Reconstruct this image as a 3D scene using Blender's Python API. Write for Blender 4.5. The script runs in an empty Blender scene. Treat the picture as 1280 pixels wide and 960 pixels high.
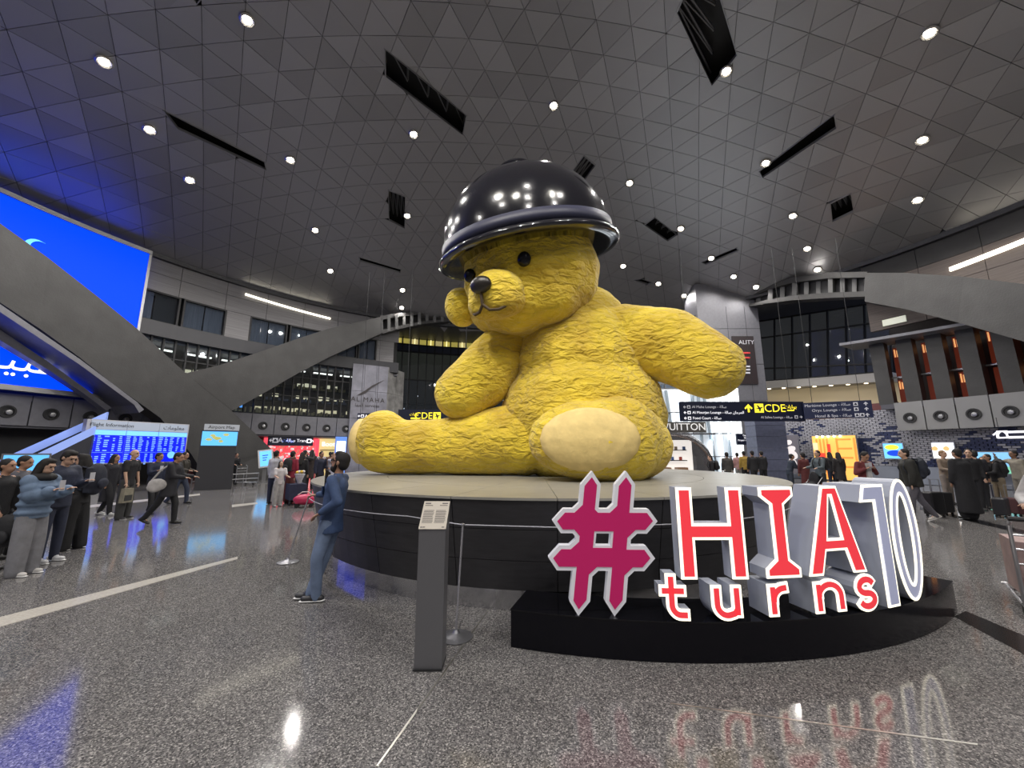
import bpy, bmesh, math, random
from mathutils import Vector, Matrix, Quaternion
from mathutils.geometry import tessellate_polygon
R = math.radians
rnd = random.Random(7)
SC = bpy.context.scene
COL = SC.collection

# ------------------------------------------------------------------ camera, world, exposure
F, PITCH, EYE = 490.0, math.atan(84 / 490), 1.75
cam = bpy.data.cameras.new('camera')
cam.sensor_width = 36
cam.lens = 36 * F / 1280
cam.clip_end = 300
camo = bpy.data.objects.new('camera', cam)
COL.objects.link(camo)
camo.location = (0, 0, EYE)
camo.rotation_euler = (math.pi / 2 + PITCH, 0, 0)
SC.camera = camo
SC.view_settings.view_transform = 'Standard'
SC.view_settings.look = 'None'
SC.view_settings.exposure = 0.0
SC.view_settings.gamma = 1.0
SC.view_settings.use_curve_mapping = False
w = bpy.data.worlds.new('world')
SC.world = w
w.use_nodes = True
w.node_tree.nodes['Background'].inputs[0].default_value = (0.62, 0.72, 1.0, 1)
w.node_tree.nodes['Background'].inputs[1].default_value = 0.52
DOWN_W = 1450.0      # each ceiling downlight
FILLSPOT_W = 3700.0      # each added, unseen projector

# ------------------------------------------------------------------ pixel -> point helpers (layout)
CP, SP = math.cos(PITCH), math.sin(PITCH)
C0 = (0.6, 11.2)     # plan centre of the hall
def ray(x, y):
    a, b, c = x - 640, 480 - y, F
    return Vector((a, c * CP - b * SP, b * CP + c * SP))
O = Vector((0, 0, EYE))
def onz(x, y, z=0.0):
    d = ray(x, y); return O + d * ((z - EYE) / d.z)
def atY(x, y, Y):
    d = ray(x, y); return O + d * (Y / d.y)
def cyl(x, y, rad=23.0, c=C0, near=False):
    d = ray(x, y)
    A = d.x ** 2 + d.y ** 2; B = -2 * (d.x * c[0] + d.y * c[1]); Q = c[0] ** 2 + c[1] ** 2 - rad * rad
    D = math.sqrt(max(0, B * B - 4 * A * Q))
    return O + d * ((-B + (-D if near else D)) / (2 * A))
def proj(p):
    v = p - O
    d = v.y * CP + v.z * SP; u = -v.y * SP + v.z * CP
    if d < .1: return None
    return (640 + F * v.x / d, 480 - F * u / d)
ZA, ZR, RR = 18.5, 12.7, 23.0   # ceiling apex, rim height, rim radius
KD = (ZA - ZR) / RR ** 2
def dz(x, y): return ZA - KD * ((x - C0[0]) ** 2 + (y - C0[1]) ** 2)
def dome(x, y):
    d = ray(x, y)
    A = KD * (d.x ** 2 + d.y ** 2); B = d.z - 2 * KD * (d.x * C0[0] + d.y * C0[1])
    Q = EYE - ZA + KD * (C0[0] ** 2 + C0[1] ** 2)
    return O + d * ((-B + math.sqrt(B * B - 4 * A * Q)) / (2 * A))

# ------------------------------------------------------------------ materials
_m = {}
def mat(name, col, rough=.5, metal=0., emit=0., ecol=None, bump=0., bscale=20., vary=0., vscale=6., coat=0., spec=.5, stretch=None):
    if name in _m: return _m[name]
    m = bpy.data.materials.new(name); m.use_nodes = True; _m[name] = m
    nt = m.node_tree; p = nt.nodes['Principled BSDF']
    p.inputs['Base Color'].default_value = (*col, 1)
    p.inputs['Roughness'].default_value = rough
    p.inputs['Metallic'].default_value = metal
    p.inputs['Specular IOR Level'].default_value = spec
    p.inputs['Coat Weight'].default_value = coat
    p.inputs['Coat Roughness'].default_value = .06
    if emit:
        p.inputs['Emission Color'].default_value = (*(ecol or col), 1)
        p.inputs['Emission Strength'].default_value = emit
    if bump or vary:
        tc = nt.nodes.new('ShaderNodeTexCoord')
        mp = nt.nodes.new('ShaderNodeMapping')
        nt.links.new(tc.outputs['Object'], mp.inputs['Vector'])
        if stretch: mp.inputs['Scale'].default_value = stretch
    if vary:
        n = nt.nodes.new('ShaderNodeTexNoise'); n.inputs['Scale'].default_value = vscale; n.inputs['Detail'].default_value = 5
        nt.links.new(mp.outputs[0], n.inputs['Vector'])
        r = nt.nodes.new('ShaderNodeMapRange')
        r.inputs['From Min'].default_value = .3; r.inputs['From Max'].default_value = .7
        r.inputs['To Min'].default_value = 1 - vary; r.inputs['To Max'].default_value = 1 + vary
        nt.links.new(n.outputs['Fac'], r.inputs['Value'])
        mx = nt.nodes.new('ShaderNodeVectorMath'); mx.operation = 'SCALE'
        mx.inputs[0].default_value = col
        nt.links.new(r.outputs[0], mx.inputs['Scale'])
        nt.links.new(mx.outputs[0], p.inputs['Base Color'])
    if bump:
        n2 = nt.nodes.new('ShaderNodeTexNoise'); n2.inputs['Scale'].default_value = bscale; n2.inputs['Detail'].default_value = 4
        nt.links.new(mp.outputs[0], n2.inputs['Vector'])
        b = nt.nodes.new('ShaderNodeBump'); b.inputs['Strength'].default_value = bump; b.inputs['Distance'].default_value = .05
        nt.links.new(n2.outputs['Fac'], b.inputs['Height'])
        nt.links.new(b.outputs[0], p.inputs['Normal'])
    return m
def glass_mat(name, tint=(.75, .8, .85), gloss=.12, rough=.02):
    if name in _m: return _m[name]
    m = bpy.data.materials.new(name); m.use_nodes = True; _m[name] = m
    nt = m.node_tree; nt.nodes.clear()
    o = nt.nodes.new('ShaderNodeOutputMaterial'); t = nt.nodes.new('ShaderNodeBsdfTransparent'); g = nt.nodes.new('ShaderNodeBsdfGlossy')
    t.inputs[0].default_value = (*tint, 1); g.inputs['Roughness'].default_value = rough
    mx = nt.nodes.new('ShaderNodeMixShader'); mx.inputs[0].default_value = gloss
    nt.links.new(t.outputs[0], mx.inputs[1]); nt.links.new(g.outputs[0], mx.inputs[2]); nt.links.new(mx.outputs[0], o.inputs[0])
    return m
def floor_mat():
    m = bpy.data.materials.new('terrazzo'); m.use_nodes = True
    nt = m.node_tree; p = nt.nodes['Principled BSDF']; L = nt.links.new; N = nt.nodes.new
    tc = N('ShaderNodeTexCoord')
    v = N('ShaderNodeTexVoronoi'); v.inputs['Scale'].default_value = 115; L(tc.outputs['Object'], v.inputs['Vector'])
    sep = N('ShaderNodeSeparateColor'); L(v.outputs['Color'], sep.inputs[0])
    cr = N('ShaderNodeValToRGB'); L(sep.outputs[0], cr.inputs[0])
    e = cr.color_ramp.elements
    e[0].position = 0; e[0].color = (.05, .049, .05, 1); e[1].position = 1; e[1].color = (.44, .42, .40, 1)
    for pos, c in ((.35, (.115, .11, .112)), (.62, (.17, .162, .16)), (.85, (.24, .23, .225))):
        k = e.new(pos); k.color = (*c, 1)
    n = N('ShaderNodeTexNoise'); n.inputs['Scale'].default_value = .35; L(tc.outputs['Object'], n.inputs['Vector'])
    r = N('ShaderNodeMapRange'); r.inputs['To Min'].default_value = .85; r.inputs['To Max'].default_value = 1.15
    L(n.outputs['Fac'], r.inputs['Value'])
    mx = N('ShaderNodeVectorMath'); mx.operation = 'SCALE'; L(cr.outputs[0], mx.inputs[0]); L(r.outputs[0], mx.inputs['Scale'])
    L(mx.outputs[0], p.inputs['Base Color'])
    p.inputs['Roughness'].default_value = .09; p.inputs['Specular IOR Level'].default_value = .6
    return m
def line_tex_mat(name, col, dark, scale, rough=.6, axis='Z', bump=.3):
    m = bpy.data.materials.new(name); m.use_nodes = True; _m[name] = m
    nt = m.node_tree; p = nt.nodes['Principled BSDF']; L = nt.links.new; N = nt.nodes.new
    tc = N('ShaderNodeTexCoord'); mp = N('ShaderNodeMapping')
    mp.inputs['Scale'].default_value = (.35, .35, scale) if axis == 'Z' else (scale, scale, .35)
    L(tc.outputs['Object'], mp.inputs['Vector'])
    n = N('ShaderNodeTexNoise'); n.inputs['Scale'].default_value = 1.5; n.inputs['Detail'].default_value = 3; L(mp.outputs[0], n.inputs['Vector'])
    cr = N('ShaderNodeValToRGB'); L(n.outputs['Fac'], cr.inputs[0])
    cr.color_ramp.elements[0].position = .35; cr.color_ramp.elements[0].color = (*dark, 1)
    cr.color_ramp.elements[1].position = .65; cr.color_ramp.elements[1].color = (*col, 1)
    L(cr.outputs[0], p.inputs['Base Color']); p.inputs['Roughness'].default_value = rough
    return m

# ------------------------------------------------------------------ mesh helpers
def mesh_obj(name, verts, faces, m, parent=None, smooth=False):
    me = bpy.data.meshes.new(name)
    me.from_pydata([tuple(v) for v in verts], [], faces)
    if m: me.materials.append(m)
    o = bpy.data.objects.new(name, me); COL.objects.link(o)
    if smooth: me.polygons.foreach_set('use_smooth', [True] * len(me.polygons))
    if parent: o.parent = parent; 
    me.update()
    return o
def fix_normals(o):
    bm = bmesh.new(); bm.from_mesh(o.data); bmesh.ops.recalc_face_normals(bm, faces=bm.faces); bm.to_mesh(o.data); bm.free()
    return o
class G:
    """collects shapes into one mesh"""
    def __init__(s): s.v = []; s.f = []
    def add(s, v, f):
        n = len(s.v); s.v += [Vector(p) for p in v]; s.f += [tuple(i + n for i in q) for q in f]; return s
    def box(s, c, d, rz=0, M=None):
        c = Vector(c); x, y, z = d[0] / 2, d[1] / 2, d[2] / 2
        v = [Vector((a * x, b * y, e * z)) for a in (-1, 1) for b in (-1, 1) for e in (-1, 1)]
        if rz:
            q = Matrix.Rotation(rz, 3, 'Z'); v = [q @ p for p in v]
        v = [p + c for p in v]
        if M: v = [M @ p for p in v]
        return s.add(v, [(0, 1, 3, 2), (4, 6, 7, 5), (0, 4, 5, 1), (2, 3, 7, 6), (0, 2, 6, 4), (1, 5, 7, 3)])
    def prism(s, loop, vec, holes=()):
        loops = [[Vector(p) for p in l] for l in [loop, *holes]]
        vec = Vector(vec); allp = [p for l in loops for p in l]; n = len(allp)
        tri = tessellate_polygon(loops)
        f = [tuple(t) for t in tri] + [tuple(i + n for i in reversed(t)) for t in tri]
        k = 0
        for l in loops:
            m = len(l)
            f += [(k + i, k + (i + 1) % m, n + k + (i + 1) % m, n + k + i) for i in range(m)]
            k += m
        return s.add(allp + [p + vec for p in allp], f)
    def tube(s, pts, r, n=8):
        pts = [Vector(p) for p in pts]
        rs = r if isinstance(r, (list, tuple)) else [r] * len(pts)
        up = None; rings = []
        for i, p in enumerate(pts):
            t = (pts[min(i + 1, len(pts) - 1)] - pts[max(i - 1, 0)]).normalized()
            if up is None:
                up = t.orthogonal().normalized()
            up = (up - t * up.dot(t)).normalized(); b = t.cross(up)
            rings.append([p + (up * math.cos(2 * math.pi * k / n) + b * math.sin(2 * math.pi * k / n)) * rs[i] for k in range(n)])
        v = [q for g in rings for q in g]; f = []
        for i in range(len(pts) - 1):
            for k in range(n):
                a = i * n + k; b2 = i * n + (k + 1) % n
                f.append((a, b2, b2 + n, a + n))
        f.append(tuple(reversed(range(n)))); f.append(tuple(range((len(pts) - 1) * n, len(pts) * n)))
        return s.add(v, f)
    def lathe(s, prof, c=(0, 0, 0), n=24, M=None):
        """prof: (r, z) list, open or closed on the axis"""
        v = []; f = []; c = Vector(c)
        for r, z in prof:
            for k in range(n):
                a = 2 * math.pi * k / n; v.append(Vector((r * math.cos(a), r * math.sin(a), z)) + c)
        for i in range(len(prof) - 1):
            for k in range(n):
                a = i * n + k; b = i * n + (k + 1) % n
                f.append((a, b, b + n, a + n))
        f.append(tuple(reversed(range(n)))); f.append(tuple(range((len(prof) - 1) * n, len(prof) * n)))
        if M: v = [M @ p for p in v]
        return s.add(v, f)
    def ell(s, c, r, rot=None, n=14, m=8):
        c = Vector(c); v = []; f = []
        q = rot.to_matrix() if rot is not None and not isinstance(rot, Matrix) else rot
        for i in range(1, m):
            th = math.pi * i / m
            for k in range(n):
                a = 2 * math.pi * k / n
                v.append(Vector((r[0] * math.sin(th) * math.cos(a), r[1] * math.sin(th) * math.sin(a), r[2] * math.cos(th))))
        v += [Vector((0, 0, r[2])), Vector((0, 0, -r[2]))]
        if q is not None: v = [q @ p for p in v]
        v = [p + c for p in v]
        for i in range(m - 2):
            for k in range(n):
                a = i * n + k; b = i * n + (k + 1) % n
                f.append((a, a + n, b + n, b))
        t = (m - 1) * n
        for k in range(n):
            f.append((t, k, (k + 1) % n)); f.append((t + 1, (m - 2) * n + (k + 1) % n, (m - 2) * n + k))
        return s.add(v, f)
    def cap(s, p0, p1, r0, r1, n=10, flat=1.0, axis=None):
        """tapered capsule"""
        p0, p1 = Vector(p0), Vector(p1); t = (p1 - p0)
        L = t.length
        t = t / L if L > 1e-6 else Vector((0, 0, 1))
        pts = []; rs = []
        for a in (80, 55, 28): pts.append(p0 - t * r0 * math.sin(R(a))); rs.append(r0 * math.cos(R(a)))
        pts.append(p0); rs.append(r0); pts.append(p1); rs.append(r1)
        for a in (28, 55, 80): pts.append(p1 + t * r1 * math.sin(R(a))); rs.append(r1 * math.cos(R(a)))
        u = (Vector(axis) if axis is not None else t.orthogonal()); u = (u - t * u.dot(t)).normalized(); b = t.cross(u)
        v = []; f = []
        for p, r in zip(pts, rs):
            for k in range(n):
                a = 2 * math.pi * k / n; v.append(p + u * r * math.cos(a) + b * r * math.sin(a) * flat)
        for i in range(len(pts) - 1):
            for k in range(n):
                a = i * n + k; c = i * n + (k + 1) % n
                f.append((a, c, c + n, a + n))
        f.append(tuple(reversed(range(n)))); f.append(tuple(range((len(pts) - 1) * n, len(pts) * n)))
        return s.add(v, f)
    def frus(s, p0, p1, r0, r1, n=16):
        """flat-ended elliptical frustum, radii (x, y)"""
        v = []; f = []
        for p, r in ((p0, r0), (p1, r1)):
            for k in range(n):
                a = 2 * math.pi * k / n; v.append(Vector(p) + Vector((r[0] * math.cos(a), r[1] * math.sin(a), 0)))
        f = [(k, (k + 1) % n, n + (k + 1) % n, n + k) for k in range(n)] + [tuple(reversed(range(n))), tuple(range(n, 2 * n))]
        return s.add(v, f)
    def arc(s, a0, a1, r0, r1, z0, z1, n=8, c=C0, z0b=None, z1b=None):
        """curved slab, angles in degrees about c"""
        v = []; f = []
        for i in range(n + 1):
            t = i / n; a = R(a0 + (a1 - a0) * t); ca, sa = math.cos(a), math.sin(a)
            zz0 = z0 if z0b is None else z0 + (z0b - z0) * t; zz1 = z1 if z1b is None else z1 + (z1b - z1) * t
            for r, z in ((r0, zz0), (r1, zz0), (r1, zz1), (r0, zz1)):
                v.append((c[0] + r * ca, c[1] + r * sa, z))
        for i in range(n):
            for k in range(4):
                a = i * 4 + k; b = i * 4 + (k + 1) % 4
                f.append((a, b, b + 4, a + 4))
        f += [(3, 2, 1, 0), tuple(range(n * 4, n * 4 + 4))]
        return s.add(v, f)
    def build(s, name, m, parent=None, smooth=False, origin=None, normals=True):
        v = s.v
        if origin is not None:
            origin = Vector(origin); v = [p - origin for p in v]
        o = mesh_obj(name, v, s.f, m, parent, smooth)
        if origin is not None: o.location = origin
        if normals: fix_normals(o)
        return o
def tag(o, label=None, cat=None, group=None, kind=None):
    if label: o['label'] = label
    if cat: o['category'] = cat
    if group: o['group'] = group
    if kind: o['kind'] = kind
    return o
def empty(name, loc=(0, 0, 0), rz=0, parent=None):
    o = bpy.data.objects.new(name, None); COL.objects.link(o); o.empty_display_size = .1
    o.location = loc; o.rotation_euler = (0, 0, rz)
    if parent: o.parent = parent
    return o
def struct(o, label=None): return tag(o, label, kind='structure')
def link(parent, o):
    """parent o keeping where it stands (parent only translated / turned about z)"""
    bpy.context.view_layer.update()
    o.parent = parent; o.matrix_parent_inverse = parent.matrix_world.inverted(); return o
def remesh(o, voxel, smooth=3, disp=None):
    md = o.modifiers.new('r', 'REMESH'); md.mode = 'VOXEL'; md.voxel_size = voxel; md.use_smooth_shade = True
    if smooth:
        s = o.modifiers.new('s', 'SMOOTH'); s.iterations = smooth; s.factor = .5
    if disp:
        for nm, size, strength, kind in disp:
            t = bpy.data.textures.new(nm, kind)
            t.noise_scale = size
            d = o.modifiers.new('d', 'DISPLACE'); d.texture = t; d.strength = strength; d.texture_coords = 'LOCAL'
    dg = bpy.context.evaluated_depsgraph_get()
    me = bpy.data.meshes.new_from_object(o.evaluated_get(dg))
    old = o.data; o.modifiers.clear(); o.data = me; bpy.data.meshes.remove(old)
    me.name = o.name
    me.polygons.foreach_set('use_smooth', [True] * len(me.polygons)); me.update()
    return o
def text(name, body, size, m, M, parent=None, align='CENTER', ext=.003, spacing=1.0):
    c = bpy.data.curves.new(name, 'FONT'); c.body = body; c.size = size; c.extrude = ext
    c.align_x = align; c.align_y = 'CENTER'; c.space_character = spacing; c.resolution_u = 3
    t = bpy.data.objects.new(name, c); COL.objects.link(t)
    dg = bpy.context.evaluated_depsgraph_get()
    me = bpy.data.meshes.new_from_object(t.evaluated_get(dg))
    bpy.data.objects.remove(t); bpy.data.curves.remove(c)
    me.transform(M); me.materials.clear(); me.materials.append(m)
    o = bpy.data.objects.new(name, me); COL.objects.link(o)
    if parent: o.parent = parent
    return o
def frame(P, n):
    """matrix whose local x is right, y up, z out along n (horizontal facing direction)"""
    n = Vector(n).normalized(); up = Vector((0, 0, 1)); right = up.cross(n).normalized(); up = n.cross(right)
    M = Matrix((right, up, n)).transposed().to_4x4(); M.translation = P
    return M
def facing(P, toward=(0, 0)):
    d = Vector((toward[0] - P[0], toward[1] - P[1], 0)); return d.normalized()
def panel(g, M, x0, x1, y0, y1, z0, z1):
    return g.box(((x0 + x1) / 2, (y0 + y1) / 2, (z0 + z1) / 2), (x1 - x0, y1 - y0, z1 - z0), M=M)

# shared materials
M_black = mat('black gloss', (.004, .004, .007), .16, spec=.3)
M_dark = mat('dark matte', (.012, .012, .014), .6)
M_steel = mat('brushed steel', (.55, .55, .57), .22, 1.0, bump=.15, bscale=8, stretch=(1, 1, .05))
M_frame = mat('steel frame', (.30, .30, .31), .35, .8)
M_conc = mat('beam concrete', (.038, .037, .037), .55, .1, vary=.18, vscale=1.2, bump=.12, bscale=14)
M_grey = mat('grey panel', (.15, .15, .17), .5, .2, vary=.08)
M_navy = mat('sign navy', (.008, .011, .03), .35)
M_white_e = mat('lit white', (.9, .92, 1), .5, emit=1.6)
M_white_t = mat('sign white', (.8, .8, .85), .5, emit=.8)
M_grey_t = mat('sign grey white', (.5, .5, .55), .5, emit=.25)
M_yel_t = mat('sign yellow', (.95, .78, .04), .5, emit=.9)

# ================================================================== LARGE STRUCTURE
# floor
g = G(); g.box((0, 20, -.1), (110, 110, .2))
floor = struct(g.build('floor', floor_mat()), 'polished grey speckled terrazzo floor')
M_inlay = mat('pale inlay', (.50, .47, .42), .25, vary=.15, vscale=40)
M_inlay_d = mat('dark inlay', (.012, .012, .013), .15)
M_strip = mat('metal strip', (.6, .58, .54), .3, .9)
n_trim = [0]
def inlay(pts, m, label, h=.004):
    n_trim[0] += 1
    q = [onz(*p, 0) for p in pts]
    g = G(); g.prism([(p.x, p.y, -.002) for p in q], (0, 0, h + .002))
    return struct(g.build('trim_%d' % n_trim[0], m), label)
inlay([(-60, 787), (-60, 801), (297, 699), (297, 696)], M_inlay, 'wide white stone line in the left foreground floor')
inlay([(108, 632), (108, 635), (250, 619), (250, 617)], M_inlay, 'thin white floor line beyond the walking people')
inlay([(290, 631), (290, 634), (322, 630), (322, 628)], M_inlay, 'short white floor line before the shop queue')
inlay([(1193, 771), (1207, 764), (1330, 816), (1330, 845)], M_inlay_d, 'broad black stone band running off right of the black podium')
inlay([(1150, 634), (1150, 637), (1330, 680), (1330, 674)], M_inlay_d, 'narrow black floor line at right beyond the letters')
inlay([(609, 763), (611, 763), (473, 958), (470, 958)], M_strip, 'metal joint strip running under the information post', .003)
inlay([(838, 879), (838, 880), (1222, 932), (1222, 930)], M_strip, 'metal joint strip before the letter podium', .003)

# ceiling ------------------------------------------------------------
ceiling = struct(empty('ceiling', (C0[0], C0[1], ZA)), 'dark metal dome ceiling of triangular panels')
def lift(p, off=0.0): return Vector((p[0], p[1], dz(p[0], p[1]) + off))
g = G()   # backing shell
NR, NA = 14, 64
v = []; f = []
for i in range(NR + 1):
    r = (RR + .15) * i / NR
    for k in range(NA):
        a = 2 * math.pi * k / NA; x, y = C0[0] + r * math.cos(a), C0[1] + r * math.sin(a)
        v.append((x, y, dz(x, y) + .95))
for i in range(NR):
    for k in range(NA):
        a = i * NA + k; b = i * NA + (k + 1) % NA; f.append((a, b, b + NA, a + NA))
o = mesh_obj('backing', v, f, M_dark); link(ceiling, o)
SLOTS = [[(480, 60), (584, 145), (579, 169), (481, 95)], [(203, 137), (332, 203), (334, 213), (220, 160)],
         [(485, 237), (507, 245), (506, 286), (486, 276)], [(448, 321), (502, 337), (501, 341), (449, 326)],
         [(845, 15), (862, -25), (898, -12), (922, 70), (890, 108)], [(948, 215), (1044, 142), (1047, 159), (952, 223)],
         [(1037, 254), (1064, 241), (1068, 265), (1040, 278)], [(730, 194), (745, 206), (715, 247), (701, 235)],
         [(818, 271), (847, 294), (835, 302), (805, 281)], [(876, 328), (921, 309), (924, 313), (882, 331)],
         [(792, 350), (801, 348), (818, 354), (811, 356)], [(233, -12), (243, -22), (258, -8), (246, 6)]]
def ccw(q): 
    s = sum(q[i][0] * q[(i + 1) % len(q)][1] - q[(i + 1) % len(q)][0] * q[i][1] for i in range(len(q)))
    return q if s > 0 else q[::-1]
slots = [ccw([(dome(*p).x, dome(*p).y) for p in s]) for s in SLOTS]
def halfclip(poly, a, b, keep_left):
    out = []; n = len(poly)
    def side(p): return (b[0] - a[0]) * (p[1] - a[1]) - (b[1] - a[1]) * (p[0] - a[0])
    for i in range(n):
        p, q = poly[i], poly[(i + 1) % n]; sp, sq = side(p), side(q)
        if not keep_left: sp, sq = -sp, -sq
        if sp >= 0: out.append(p)
        if (sp > 0 and sq < 0) or (sp < 0 and sq > 0):
            t = sp / (sp - sq); out.append((p[0] + (q[0] - p[0]) * t, p[1] + (q[1] - p[1]) * t))
    return out if len(out) > 2 else []
def minus(poly, conv):
    res = []; rest = poly
    for i in range(len(conv)):
        a, b = conv[i], conv[(i + 1) % len(conv)]
        o_ = halfclip(rest, a, b, False)
        if o_: res.append(o_)
        rest = halfclip(rest, a, b, True)
        if not rest: break
    return res if rest else [poly]
def parea(q): return abs(sum(q[i][0] * q[(i + 1) % len(q)][1] - q[(i + 1) % len(q)][0] * q[i][1] for i in range(len(q)))) / 2
TS = 1.42
TH = TS * .866
cands = []
ca, sa = math.cos(R(6)), math.sin(R(6))
def rot6(p): return (C0[0] + (p[0]) * ca - (p[1]) * sa, C0[1] + (p[0]) * sa + (p[1]) * ca)
for j in range(-21, 22):
    for i in range(-36, 37):
        x0 = i * TS / 2; y0 = j * TH
        up = (i + j) % 2 == 0
        tri = [(x0 - TS / 2, y0), (x0 + TS / 2, y0), (x0, y0 + TH)] if up else [(x0 - TS / 2, y0 + TH), (x0, y0), (x0 + TS / 2, y0 + TH)]
        tri = [rot6(p) for p in tri]
        cx, cy = sum(p[0] for p in tri) / 3, sum(p[1] for p in tri) / 3
        if math.hypot(cx - C0[0], cy - C0[1]) > RR + .2: continue
        inset = .009
        tri = [(cx + (p[0] - cx) * (1 - 2 * inset * 1.73 / TS), cy + (p[1] - cy) * (1 - 2 * inset * 1.73 / TS)) for p in tri]
        polys = [ccw(tri)]
        for s in slots:
            sx, sy = sum(p[0] for p in s) / len(s), sum(p[1] for p in s) / len(s)
            if math.hypot(sx - cx, sy - cy) < 6:
                polys = [q for pl in polys for q in minus(pl, s)]
        for pl in polys:
            if parea(pl) < .03: continue
            pr = [proj(lift(p)) for p in pl]
            area = 0
            if all(pr):
                mx, my = sum(p[0] for p in pr) / len(pr), sum(p[1] for p in pr) / len(pr)
                hid = (505 < mx < 770 and 215 < my < 460)
                if -20 < mx < 1300 and -20 < my < 420 and not hid: area = parea(pr)
            cands.append((area, pl))
cands.sort(key=lambda c: -c[0])
def panel_geo(g, pl, tilt):
    n = len(pl)
    lo = [lift(p) + Vector((0, 0, (p[0] * tilt[0] + p[1] * tilt[1]) - (pl[0][0] * tilt[0] + pl[0][1] * tilt[1]))) for p in pl]
    hi = [p + Vector((0, 0, .05)) for p in lo]
    f = [tuple(reversed(range(n))), tuple(range(n, 2 * n))] + [(i, (i + 1) % n, n + (i + 1) % n, n + i) for i in range(n)]
    g.add(lo + hi, f)
M_pan = [mat('ceiling metal %d' % k, (.34 * s, .335 * s, .34 * s), .36 + .03 * k, .7) for k, s in enumerate((.9, 1.0, 1.1))]
rest = G()
for k, (area, pl) in enumerate(cands):
    tilt = (rnd.uniform(-.006, .006), rnd.uniform(-.006, .006))
    if k < 300 and area > 0:
        g = G(); panel_geo(g, pl, tilt)
        link_o = g.build('panel', M_pan[k % 3], normals=False); link_o.parent = ceiling; link_o.matrix_parent_inverse = Matrix.Translation((-C0[0], -C0[1], -ZA))
    else: panel_geo(rest, pl, tilt)
o = rest.build('far_panels', M_pan[1], normals=False); o.parent = ceiling; o.matrix_parent_inverse = Matrix.Translation((-C0[0], -C0[1], -ZA)); o['kind'] = 'stuff'
for s in slots:
    g = G(); n = len(s)
    lo = [lift(p, -.03) for p in s]; cx = sum(p[0] for p in s) / n; cy = sum(p[1] for p in s) / n
    ins = [lift((p[0] + (cx - p[0]) * .06 / max(.3, math.hypot(p[0] - cx, p[1] - cy)), p[1] + (cy - p[1]) * .06 / max(.3, math.hypot(p[0] - cx, p[1] - cy))), -.03) for p in s]
    hi = [p + Vector((0, 0, .12)) for p in ins]; ho = [p + Vector((0, 0, .12)) for p in lo]
    vv = lo + ins + hi + ho; f = []
    for i in range(n):
        j = (i + 1) % n
        f += [(i, j, n + j, n + i), (n + i, n + j, 2 * n + j, 2 * n + i), (i, 3 * n + i, 3 * n + j, j)]
    g.add(vv, f)
    fr = g.build('opening_frame', M_frame); link(ceiling, fr)
    t = G()
    for k in range(5):
        a = k / 4; p = lift(s[0], .5).lerp(lift(s[1], .5), a); q = lift(s[-1], .6).lerp(lift(s[2], .6), a)
        t.tube([p, q + Vector((0, 0, .1))], .05, 6)
        if k < 4:
            q2 = lift(s[-1], .6).lerp(lift(s[2], .6), (k + 1) / 4); t.tube([p, q2], .03, 6)
    t.tube([lift(s[0], .5), lift(s[1], .5)], .06, 6)
    tr = t.build('truss', mat('truss steel', (.2, .2, .21), .4, .7)); tr.parent = fr; tr.matrix_parent_inverse = fr.matrix_world.inverted()

# rim trim of the ceiling
g = G()
for a0 in range(0, 360, 10): g.arc(a0, a0 + 10, RR - .25, RR + .2, ZR - .12, ZR + 1.0, 3)
struct(g.build('trim_20', mat('rim dark', (.03, .03, .035), .4)), 'dark metal rim closing the dome ceiling')

# walls ---------------------------------------------------------------
M_clad = line_tex_mat('grey boarded stone', (.21, .205, .21), (.145, .14, .147), 26)
M_cladr = line_tex_mat('brown boarded stone', (.16, .13, .115), (.09, .072, .066), 26)
M_glass = glass_mat('clear glass')
M_glassd = glass_mat('dark glass', (.35, .38, .42), .16)
M_slab = mat('deck slab', (.06, .06, .075), .5)
def wall_root(name, label): return struct(empty(name, (C0[0], C0[1], 0)), label)
def wpart(root, name, g, m, **k):
    o = g.build(name, m, **k); o.parent = root; o.matrix_parent_inverse = root.matrix_world.inverted() if False else Matrix.Translation((-root.location.x, -root.location.y, -root.location.z)); return o
wl = wall_root('wall_left', 'left hall wall with boarded upper cladding above a glazed gallery and a porthole parapet')
# upper cladding 8.95 - 12.65
wins = [(157.4, 151.8), (151.2, 145.8), (142.2, 136.6), (136.0, 130.5), (127.6, 124.2), (123.8, 120.5)]
lo_cols = [(176, 169.5), (169.3, 163.5), (163.3, 157.5), (145.7, 142.3), (130.4, 127.7), (120.4, 117.0)]
for a0, a1 in lo_cols: wpart(wl, 'panel', G().arc(a0, a1, 23.0, 23.3, 8.95, 10.72, 4), M_clad)
a = 176.0
while a > 116:
    wpart(wl, 'panel', G().arc(a, a - 5.94, 23.0, 23.3, 10.74, 11.75, 4), M_clad)
    wpart(wl, 'panel', G().arc(a, a - 5.94, 23.0, 23.3, 11.77, 12.75, 4), M_clad)
    a -= 6
wpart(wl, 'wall_core', G().arc(176, 116, 23.9, 24.1, 8.2, 13.6, 20), M_dark)
wpart(wl, 'wall_core', G().arc(200, 157, 24.0, 24.2, 0.0, 13.6, 12), M_dark)
M_curtain = line_tex_mat('slat blind', (.24, .24, .27), (.12, .12, .14), 30, axis='X')
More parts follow.
